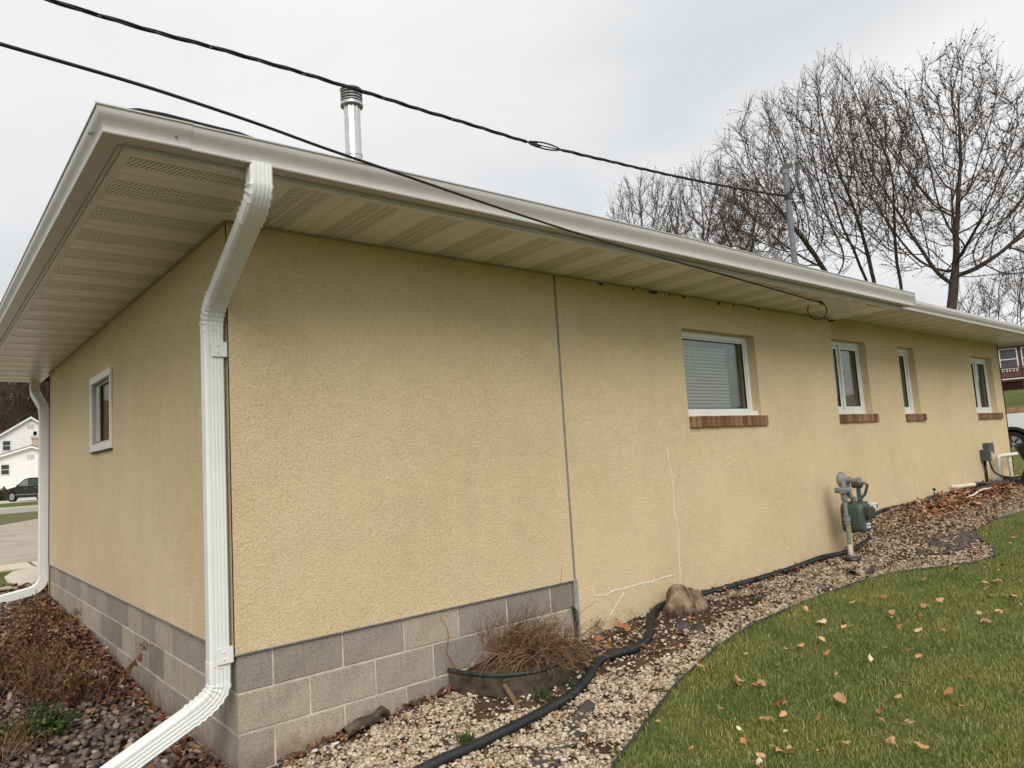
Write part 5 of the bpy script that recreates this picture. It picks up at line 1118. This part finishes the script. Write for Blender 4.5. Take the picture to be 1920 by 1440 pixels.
# SUV
def suv(name, label, xr, y, z0, paint, flip=1):
    """side on, nose towards -x; xr = x of the front bumper"""
    o = empty(name, (xr+2.4, y, z0), label, 'car'); X_ = lambda u: xr+u
    body = [(0,.45),(.05,.75),(.25,.92),(.95,1.06),(1.35,1.12),(4.55,1.15),(4.78,1.05),(4.86,.62),(4.80,.32),(4.35,.25),(.35,.25),(.05,.32)]
    mb = MB()
    mb.sweep([[(X_(u), y+dy, z0+.0+(h if s == 1 else (h-.6)*s+.6)) for u, h in body] for dy, s in ((0,.96),(.07,1),(1.75,1),(1.82,.96))]); mb.build('body', M[paint], o, smooth=30)
    cab_ = [(1.15,1.10),(2.0,1.62),(2.5,1.70),(3.9,1.68),(4.35,1.56),(4.72,1.12)]
    mb = MB(); mb.sweep([[(X_(2.9+(u-2.9)*s), y+dy, z0+h*(1 if s == 1 else .995)) for u, h in cab_] for dy, s in ((.10,1),(.28,.97),(1.54,.97),(1.72,1))]); mb.build('cabin', M[paint], o, smooth=30)
    for k, w_ in enumerate(([(1.42,1.16),(2.05,1.55),(2.38,1.60),(2.38,1.16)], [(2.46,1.16),(2.46,1.60),(3.40,1.60),(3.40,1.16)], [(3.48,1.16),(3.48,1.60),(3.85,1.59),(4.25,1.48),(4.45,1.18)])):
        mb = MB(); mb.prism([(X_(u), y+.085+.02*0, z0+h) for u, h in w_], (0,.012,0)); mb.build('side_window', simple('car_side_glass', (.20,.24,.23) if k == 0 else (.06,.07,.07), .08, .7), o)
    mb = MB(); mb.box(X_(1.3),X_(4.5),y+.06,y+.098,z0+1.125,z0+1.145); mb.box(X_(.9),X_(3.7),y-.022,y-.002,z0+.47,z0+.51); mb.build('chrome_strip', M['alloy'], o)
    for u in (.92, 3.74):
        wh = empty('wheel', (X_(u), y+.1, z0+.36), parent=o)
        mb = MB(); mb.lathe((X_(u), y-.03, z0+.36), [(.26,0),(.34,.0),(.365,.04),(.365,.2),(.34,.24)], 24, 0, (0,1,0)); mb.build('tyre', M['tyre'], wh, smooth=35)
        mb = MB(); mb.lathe((X_(u), y-.034, z0+.36), [(.24,0),(.255,0),(.255,.02),(.24,.02)], 20, 0, (0,1,0))
        for s in range(8): a = s*math.pi/4; c_, s_ = math.cos(a), math.sin(a); mb.prism([(X_(u)+.03*-s_, y-.036, z0+.36+.03*c_), (X_(u)+.25*c_-.02*s_, y-.036, z0+.36+.25*s_+.02*c_), (X_(u)+.25*c_+.02*s_, y-.036, z0+.36+.25*s_-.02*c_), (X_(u)+.03*s_, y-.036, z0+.36-.03*c_)], (0,.01,0))
        mb.build('rim', M['alloy'], wh)
        mb = MB(); mb.lathe((X_(u), y-.006, z0+.38), [(.44,0),(.44,.005)], 24, 0, (0,1,0)); mb.build('wheel_arch', M['dark'], o)
    mb = MB(); mb.blob((X_(1.55), y-.08, z0+1.18), (.10,.07,.07), 2, .05); mb.build('door_mirror', M[paint], o, smooth=True)
    for u in (2.2, 3.2): mb = MB(); mb.box(X_(u),X_(u)+.16,y-.035,y-.002,z0+.93,z0+.965); mb.build('door_handle', M['alloy'], o)
    mb = MB(); mb.box(X_(.03),X_(.45),y+.0-.004,y+.05,z0+.74,z0+.86); mb.build('headlight', M['glass'], o); return o
sv = suv('parked_car', 'dark blue black crossover car parked in front of the white house', 4.25, 60.5, -.025, 'car'); sv.rotation_euler = (0, 0, R(-58)); sv.location = (5.42, 60.3, -.025)
def leafcloud(name, c, rad, n_, s0, mat, label, cat_):
    d = rng.normal(0,1,(n_,3)); d /= np.linalg.norm(d,axis=1)[:,None]; q = rng.random(n_)[:,None]**.45; p = np.array(c)+d*q*np.array(rad)*(1+.2*np.sin(d[:, :1]*9)); u = rng.normal(0,1,(n_,3)); v = np.cross(u, rng.normal(0,1,(n_,3))); u /= np.linalg.norm(u,axis=1)[:,None]; v /= np.linalg.norm(v,axis=1)[:,None]
    V = np.stack([p-u*s0, p+v*s0*.6, p+u*s0, p-v*s0*.6], 1).reshape(-1,3); o = empty(name, (c[0],c[1],c[2]-rad[2]), label, cat_); f = np_mesh('foliage', V, np.arange(n_)[:,None]*4+np.array([0,1,2,3]), mat, parent=o); f['kind'] = 'stuff'
    segs = [(arc_stem((c[0],c[1],c[2]-rad[2]), (rng.normal(0,.5),rng.normal(0,.5),1), rad[2]*1.4, 0, .08, 5), .03, .01) for _ in range(8)]; V, Fq = tubes_np(segs, 4); np_mesh('stems', V, Fq, M['bark'], parent=o)
leafcloud('garden_bush', (4.75,71,.42), (.9,.8,.62), 2500, .09, M['bush'], 'rounded green yellow bush left of the parked car', 'bush')

# ------------------------------------------------------------------ right background
tw = empty('timber_wall', (30.8,3,0), 'low brown timber retaining wall behind the white pickup', 'retaining wall')
for k in range(8):
    for j in range(8): mb = MB(); mb.box(30.62+random.uniform(0,.02),30.85,-12+j*2.6,-12+j*2.6+2.58,.05+k*.2,.05+k*.2+.19); mb.build('timber', M['timber'], tw)
# brick house with deck; it faces the camera
def rot_house():
    o = empty('brick_house', (57,11,3.5), 'dark brick house with white framed windows and railed wooden deck up the slope', 'house')
    A = Vector((57.0, 14.5, 0)); D = Vector((.30,-1,0)).normalized(); Nn = Vector((-1,-.30,0)).normalized()
    def pt(s, d, z): q = A+D*s+Nn*d; return (q.x, q.y, z)
    def bx(mb, s0, s1, d0, d1, z0, z1): mb.add([pt(s0,d0,z0),pt(s1,d0,z0),pt(s1,d1,z0),pt(s0,d1,z0),pt(s0,d0,z1),pt(s1,d0,z1),pt(s1,d1,z1),pt(s0,d1,z1)], [(0,3,2,1),(4,5,6,7),(0,1,5,4),(1,2,6,5),(2,3,7,6),(3,0,4,7)])
    mb = MB(); bx(mb,-8,16,0,-7,2.8,6.75); mb.build('wall', M['redbrick'], o)
    mb = MB(); mb.add([pt(-8.6,.6,6.7),pt(16.6,.6,6.7),pt(16.6,-7.6,6.7),pt(-8.6,-7.6,6.7),pt(-5,-3.5,8.3),pt(13,-3.5,8.3)], [(0,1,5,4),(1,2,5),(2,3,4,5),(3,0,4),(0,3,2,1)]); mb.build('roof', M['shingle'], o)
    for s in (2.35, 3.65, 5.2, 7.2):
        w_ = MB(); bx(w_, s, s+.07, .01, .08, 5.0, 6.35); bx(w_, s+1.02, s+1.09, .01, .08, 5.0, 6.35); bx(w_, s, s+1.09, .01, .08, 6.35, 6.42); bx(w_, s+.07, s+1.02, .01, .07, 5.62, 5.68); bx(w_, s, s+1.09, .01, .1, 4.95, 5.0); f_ = w_.build('window', M['paint_white'], o)
        g = MB(); bx(g, s+.07, s+1.02, .012, .03, 5.0, 6.35); g.build('pane', simple('dark_window', (.05,.05,.05), .1, .6, .5, 5), f_)
        g = MB()
        for k in range(5): bx(g, s+.1+k*.2, s+.22+k*.2, .01, .05, 4.78, 4.90)
        g.build('sill_block', M['paint_white'], f_)
    mb = MB(); bx(mb,-2,9,.02,2.4,3.95,4.1); mb.build('deck_floor', M['deck'], o)
    for s in np.arange(-2, 9.1, 1.8): mb = MB(); bx(mb,s,s+.1,2.28,2.38,2.6,5.0); mb.build('deck_post', M['deck'], o)
    mb = MB(); bx(mb,-2,9,2.28,2.36,4.88,4.95); bx(mb,-2,9,2.28,2.36,4.22,4.27); mb.build('rail', M['deck'], o)
    mb = MB()
    for s in np.arange(-1.9, 9, .14): bx(mb,s,s+.035,2.30,2.335,4.27,4.88)
    mb.build('balusters', M['deck'], o)
    mb = MB(); bx(mb,-2,9,2.37,2.43,4.10,4.16); mb.build('deck_edge', M['paint_white'], o)
    mb = MB()
    for s in np.arange(-2, 9, .17):
        for sg in (1,-1): mb.add([pt(s,2.32,3.3),pt(s+.03,2.32,3.3),pt(s+.03+sg*.6,2.32,3.93),pt(s+sg*.6,2.32,3.93)], [(0,1,2,3)])
    mb.build('lattice', M['deck'], o)
    for sx in (4.95,): mb = MB(); bx(mb,sx,sx+.14,1.9,2.04,4.1,6.7); mb.build('white_post', M['paint_white'], o)
rot_house()
# pickup: parked side-on, tail hidden behind the house
pk = empty('white_pickup', (27.1,3.8,.0), 'white pickup truck with black wheel arch, partly hidden by the far house corner', 'truck')
mb = MB(); yy = lambda u: 3.83-u; z0 = -.08
side = [(-1.25,.55),(-1.25,1.42),(1.05,1.45),(1.08,1.48),(1.30,1.52),(1.75,1.92),(2.6,1.95),(3.35,1.45),(4.6,1.30),(4.75,.9),(4.72,.5),(4.45,.42)]
for a0, ctr in ((1,3.85),): side += [(ctr+.50*math.cos(a), .40+.50*math.sin(a)) for a in np.linspace(0, math.pi, 9)]
side += [(3.2,.40),(.62,.40)]+[(.52*math.cos(a), .42+.50*math.sin(a)) for a in np.linspace(0, math.pi, 11)]
mb.sweep([[(27.15+dx, yy(u), z0+h) for u, h in side] for dx in (0, 1.9)]); mb.build('body', M['truck'], pk)
mb = MB(); ar = [(.60*math.cos(a), .42+.58*math.sin(a)) for a in np.linspace(0, math.pi, 15)]; ai = [(.50*math.cos(a), .42+.48*math.sin(a)) for a in np.linspace(math.pi, 0, 15)]
mb.prism([(27.10, yy(u), z0+h) for u, h in ar+ai], (.06,0,0)); mb.build('wheel_arch_trim', M['black'], pk)
mb = MB(); mb.lathe((27.55, yy(0), z0+.42), [(.52,0),(.52,.02)], 20, 0, (1,0,0)); mb.build('wheel_well', M['dark'], pk)
for u in (0, 3.85):
    wh = empty('wheel', (27.2, yy(u), z0+.42), parent=pk); mb = MB(); mb.lathe((27.14, yy(u), z0+.42), [(.25,0),(.38,.0),(.41,.04),(.41,.22),(.38,.26)], 28, 0, (1,0,0)); mb.build('tyre', M['tyre'], wh, smooth=35)
    mb = MB(); mb.lathe((27.13, yy(u), z0+.42), [(.23,0),(.25,0),(.25,.03),(.23,.03)], 20, 0, (1,0,0)); mb.lathe((27.125, yy(u), z0+.42), [(.06,0),(.06,.03)], 12, 0, (1,0,0))
    for s in range(6):
        a = s*math.pi/3+.2; c_, s_ = math.cos(a), math.sin(a); mb.prism([(27.13, yy(u)+.05*c_-.03*s_, z0+.42+.05*s_+.03*c_), (27.13, yy(u)+.24*c_-.02*s_, z0+.42+.24*s_+.02*c_), (27.13, yy(u)+.24*c_+.02*s_, z0+.42+.24*s_-.02*c_), (27.13, yy(u)+.05*c_+.03*s_, z0+.42+.05*s_-.03*c_)], (.02,0,0))
    mb.build('rim', M['alloy'], wh)
for w_ in ([(1.45,1.5),(1.8,1.84),(2.05,1.85),(2.05,1.5)], [(2.12,1.5),(2.12,1.86),(2.55,1.86),(3.1,1.5)]): mb = MB(); mb.prism([(27.14, yy(u), z0+h) for u, h in w_], (.005,0,0)); mb.build('side_window', M['gasket'], pk)

# ------------------------------------------------------------------ bare trees (space colonisation)
def grow_tree(base, trunk_h, attract, step=.42, kill=.55, infl=4.5, maxn=5200, up=.10, lean=(0,0), jitter=.05, nstem=1, spread0=.0):
    nodes = []; par = []
    for st_ in range(nstem):
        a = 2*math.pi*st_/max(1, nstem)+.5; p = np.array(base, float)+np.array([math.cos(a)*spread0*.25, math.sin(a)*spread0*.25, 0]); d = np.array([lean[0]+spread0*math.cos(a), lean[1]+spread0*math.sin(a), 1.]); d /= np.linalg.norm(d)
        nodes.append(p.copy()); par.append(-1)
        for i in range(int(trunk_h/step)):
            p = p+d*step+rng.normal(0, .02, 3); nodes.append(p.copy()); par.append(len(nodes)-2)
    nodes = np.array(nodes); par = list(par); A = np.array(attract); act = np.ones(len(A), bool)
    D = np.linalg.norm(A[:, None]-nodes[None], axis=2); near_ = D.argmin(1); nd_ = D.min(1); cnt = np.zeros(50000, int)
    for it in range(150):
        m_ = act & (nd_ < (infl if it > 12 else 30))
        if not m_.any(): break
        idx = np.nonzero(m_)[0]; src = near_[idx]; v = A[idx]-nodes[src]; v /= np.linalg.norm(v, axis=1)[:, None]+1e-9
        acc = np.zeros((len(nodes), 3)); np.add.at(acc, src, v); us_ = np.unique(src); us_ = us_[cnt[us_] < 3]
        if len(us_) == 0: break
        d = acc[us_]; d /= np.linalg.norm(d, axis=1)[:, None]+1e-9
        pv_ = np.array([nodes[k]-nodes[par[k]] if par[k] >= 0 else (0,0,1.) for k in us_]); pv_ /= np.linalg.norm(pv_, axis=1)[:, None]+1e-9
        d = d+.55*pv_+np.array([0,0,up])+rng.normal(0, jitter, d.shape); d /= np.linalg.norm(d, axis=1)[:, None]
        new = nodes[us_]+d*step; cnt[us_] += 1; b = len(nodes); nodes = np.concatenate([nodes, new]); par += list(us_)
        Dn = np.linalg.norm(A[:, None]-new[None], axis=2); mi = Dn.argmin(1); md = Dn.min(1); up_ = md < nd_; near_[up_] = b+mi[up_]; nd_ = np.minimum(nd_, md); act &= nd_ > kill
        if len(nodes) > maxn: break
    return nodes, np.array(par)
def tree(name, label, base, trunk_h, attract, twigs=2, twl=.8, rtip=.012, leaves=0, rmax=.3, group=None, leafsize=.05, twr=.009, **kw):
    Nn, par = grow_tree(base, trunk_h, attract, **kw); n_ = len(Nn); ch_ = np.zeros(n_); acc = np.zeros(n_)
    e_ = 2.2
    for i in range(n_-1, -1, -1):
        if ch_[i] == 0: acc[i] = rtip**e_
        if par[i] >= 0: acc[par[i]] += acc[i]; ch_[par[i]] += 1
    rad = acc**(1/e_); rad = rad*min(1, rmax/rad.max()) if rad.max() > rmax else rad; rad = np.maximum(rad, rtip*.8)
    o = empty(name, tuple(base), label, 'tree', group); E_ = np.array([(par[i], i) for i in range(n_) if par[i] >= 0])
    def edges(E2, nside, nm, mat):
        A = Nn[E2[:, 0]]; B = Nn[E2[:, 1]]; ra = np.minimum(rad[E2[:, 0]], rad[E2[:, 1]]*1.25); rb = rad[E2[:, 1]]; T = B-A; ln = np.linalg.norm(T, axis=1)[:, None]; T = T/ln; B = B+T*rb[:, None]*.3
        ref = np.array([.3,.5,.81]); P_ = np.cross(T, ref); P_ /= np.linalg.norm(P_, axis=1)[:, None]; Q = np.cross(T, P_); ang = 2*np.pi*np.arange(nside)/nside
        c_ = np.cos(ang)[None, :, None]; s_ = np.sin(ang)[None, :, None]; ring_ = P_[:, None]*c_+Q[:, None]*s_
        V = np.concatenate([A[:, None]+ring_*ra[:, None, None], B[:, None]+ring_*rb[:, None, None]], 1).reshape(-1, 3); i = (np.arange(len(E2))*2*nside)[:, None, None]; j = np.arange(nside)
        Fq = (i+np.stack([j, (j+1) % nside, nside+(j+1) % nside, nside+j], -1)[None]).reshape(-1, 4); return np_mesh(nm, V, Fq, mat, True, o)
    big = rad[E_[:, 1]] > .055; edges(E_[big], 8, 'trunk', M['bark']); edges(E_[~big], 4, 'branches', M['twig'])
    tips = np.nonzero(rad < rtip*2.2)[0]; segs = []; LP = []
    for i in tips:
        if par[i] < 0: continue
        d = Nn[i]-Nn[par[i]]; d /= np.linalg.norm(d)+1e-9
        for k in range(twigs):
            s_ = arc_stem(Nn[i], d+rng.normal(0, .36, 3)+[0,0,.30], twl*rng.uniform(.5,1.5), -.02, .06, 4); segs.append((s_, twr, twr*.55)); LP += [s_[3], s_[4], s_[2]]
    if segs: V, Fq = tubes_np(segs, 3); np_mesh('twigs', V, Fq, M['twig'], parent=o)['kind'] = 'stuff'
    if leaves:
        LP = np.array(LP); c = LP[rng.integers(0, len(LP), leaves)]+rng.normal(0,.04,(leaves,3)); u = rng.normal(0,1,(leaves,3)); v = np.cross(u, rng.normal(0,1,(leaves,3))); u /= np.linalg.norm(u,axis=1)[:,None]; v /= np.linalg.norm(v,axis=1)[:,None]; s0 = leafsize*rng.uniform(.6,1.3,(leaves,1))
        V = np.stack([c-u*s0, c+v*s0*.6, c+u*s0, c-v*s0*.6], 1).reshape(-1,3); np_mesh('withered_leaves', V, np.arange(leaves)[:,None]*4+np.array([0,1,2,3]), M['deadleaf'], parent=o)['kind'] = 'stuff'
    return o
CAM = np.array([-1.28648, -3.82147, .90765])
VD = np.array([math.cos(yaw), math.sin(yaw), 0])
RT = np.array([math.sin(yaw), -math.cos(yaw), 0])
def ell(c, r, n_, ax_=None):
    """points in an ellipsoid with half axes along: across the view (RT), depth (VD), up"""
    d = rng.normal(0,1,(n_,3)); d /= np.linalg.norm(d,axis=1)[:,None]; q = rng.random(n_)[:,None]**.40; d = d*q
    return np.array(c)+RT*d[:, :1]*r[0]+VD*d[:, 1:2]*r[1]+np.array([0,0,1])*d[:, 2:]*r[2]
def place(px, py, depth):     # world point a given distance away, used once to locate the trees on the slope
    d = np.array(F)+np.array(r_)*(px-960)/1339.15-np.array(u_)*(py-720)/1339.15; return CAM+d*depth
DA = 34
bA = place(1775,575,DA); bA[2] = 1.75
att = np.concatenate([ell(place(1775,330,DA), (4.6,4.4,5.4), 1700), ell(place(1800,180,DA), (1.6,2,2.5), 330), ell(place(1880,420,DA), (3.2,3,3.2), 600), ell(place(1650,300,DA+1), (2.6,3,4.2), 600), ell(place(1960,380,DA), (3,3,4), 420)])
tree('maple_tree', 'large bare maple with forked dark trunk, rightmost and nearest of the trees above the roof', bA, 4.2, att, twigs=3, twl=.8, rtip=.012, leaves=4600, rmax=.36, kill=.48, step=.34, infl=3.6, maxn=9500, twr=.010, leafsize=.055, up=.06)
DB = 38
bB = place(1668,560,DB); bB[2] = 2.0
att = np.concatenate([ell(place(1570,330,DB), (4.4,4,5.6), 1550), ell(place(1460,330,DB), (3.4,3,4.2), 850), ell(place(1410,400,DB), (2.4,3,2.8), 450), ell(place(1560,200,DB), (2.0,2,2.3), 420), ell(place(1480,430,DB), (3,2,2.4), 500)])
tree('maple_tree', 'wide bare maple with several leaning stems, right behind the roof mast', bB, 2.6, att, twigs=3, twl=.85, rtip=.012, leaves=3800, rmax=.26, kill=.5, step=.36, infl=3.8, maxn=10500, twr=.011, nstem=4, spread0=.28, lean=(-.05,.12), leafsize=.05, up=.09)
DC = 52
for px, py, wpx, hpx, lab in ((1215,440,80,115,'small bare tree at the left end of the row above the roof'), (1330,420,90,115,'small bare tree in the row, second from the left above the roof'), (1420,430,80,100,'small reddish bare tree just left of the roof mast')):
    c = place(px, py, DC); b = place(px, 620, DC); b[2] = 3.0; k = DC/1339
    att = ell(c, (wpx*k, wpx*k*.8, hpx*k), 1100); tree('young_tree', lab, b, max(1.5, c[2]-hpx*k-b[2]+1.5), att, twigs=4, twl=1.0, rtip=.016, leaves=1200, rmax=.16, kill=.6, step=.45, infl=6, maxn=3000, leafsize=.06, twr=.012, up=.2, nstem=2, spread0=.12)
DD = 62
for px, py, wpx, hpx, lab in ((1890,560,60,60,'low bare thicket tree at the right edge behind the lower roof'), (1830,575,45,40,'low thin bare tree left of the right edge, just above the lower roof'), (1950,540,60,80,'bare tree cut by the right picture edge')):
    c = place(px, py, DD); b = place(px, 700, DD); b[2] = 3.9; k = DD/1339
    att = ell(c, (wpx*k, wpx*k*.8, hpx*k), 420); tree('young_tree', lab, b, max(1.2, c[2]-hpx*k-b[2]+1.0), att, twigs=3, twl=1.2, rtip=.018, leaves=300, rmax=.14, kill=.8, step=.5, infl=6, maxn=1300, leafsize=.07, twr=.014, up=.2, nstem=3, spread0=.2)
# wooded hillside on the left
protos = []
for k in range(3):
    att = np.concatenate([np.array((0,0,9.5))+rng.normal(0,1,(240,3))*[1.7,1.7,3.2]]); att = att[att[:, 2] > 3.5]
    o = tree('woodland_tree', 'x', (0,0,0), 3.6, att, twigs=3, twl=1.6, rtip=.035, leaves=0, rmax=.26, kill=.8, step=.7, infl=8, maxn=700, twr=.03, up=.2); protos.append(o)
spots = []
for i in range(18):
    y = 122+random.random()*34; u = random.uniform(-3, 9); x = -1.29+(y+3.82)*(.079+u*.0095); spots.append((x, y))
words = ['nearest row', 'second row', 'third row', 'top row']
for i, (x, y) in enumerate(sorted(spots, key=lambda s: s[1])):
    pr_ = protos[i % 3]
    if i < 3: o = pr_
    else:
        o = pr_.copy(); COL.objects.link(o)
        for c in pr_.children: d = c.copy(); COL.objects.link(d); d.parent = o
    o.location = (x, y, float(zt(x, y))-.2); o.rotation_euler = (0,0,random.uniform(0,6.28)); s = random.uniform(.8,1.25); o.scale = (s, s, s*random.uniform(.9,1.2))
    o['label'] = 'bare woodland tree on the brown hillside behind the white houses'; o['category'] = 'tree'; o['group'] = 'woodland trees on the hillside'
mb = MB()
X, Y = np.meshgrid(np.linspace(-30, 60, 60), np.linspace(119, 200, 50)); Z = zt(X, Y)+.25+.3*np.sin(X*.7)*np.sin(Y*.5); tag(grid_mesh('hillside', X, Y, Z, simple('leafy_forest_floor', (.17,.115,.09), .95, .1, .3, .6, .5, 3)), kind='structure')
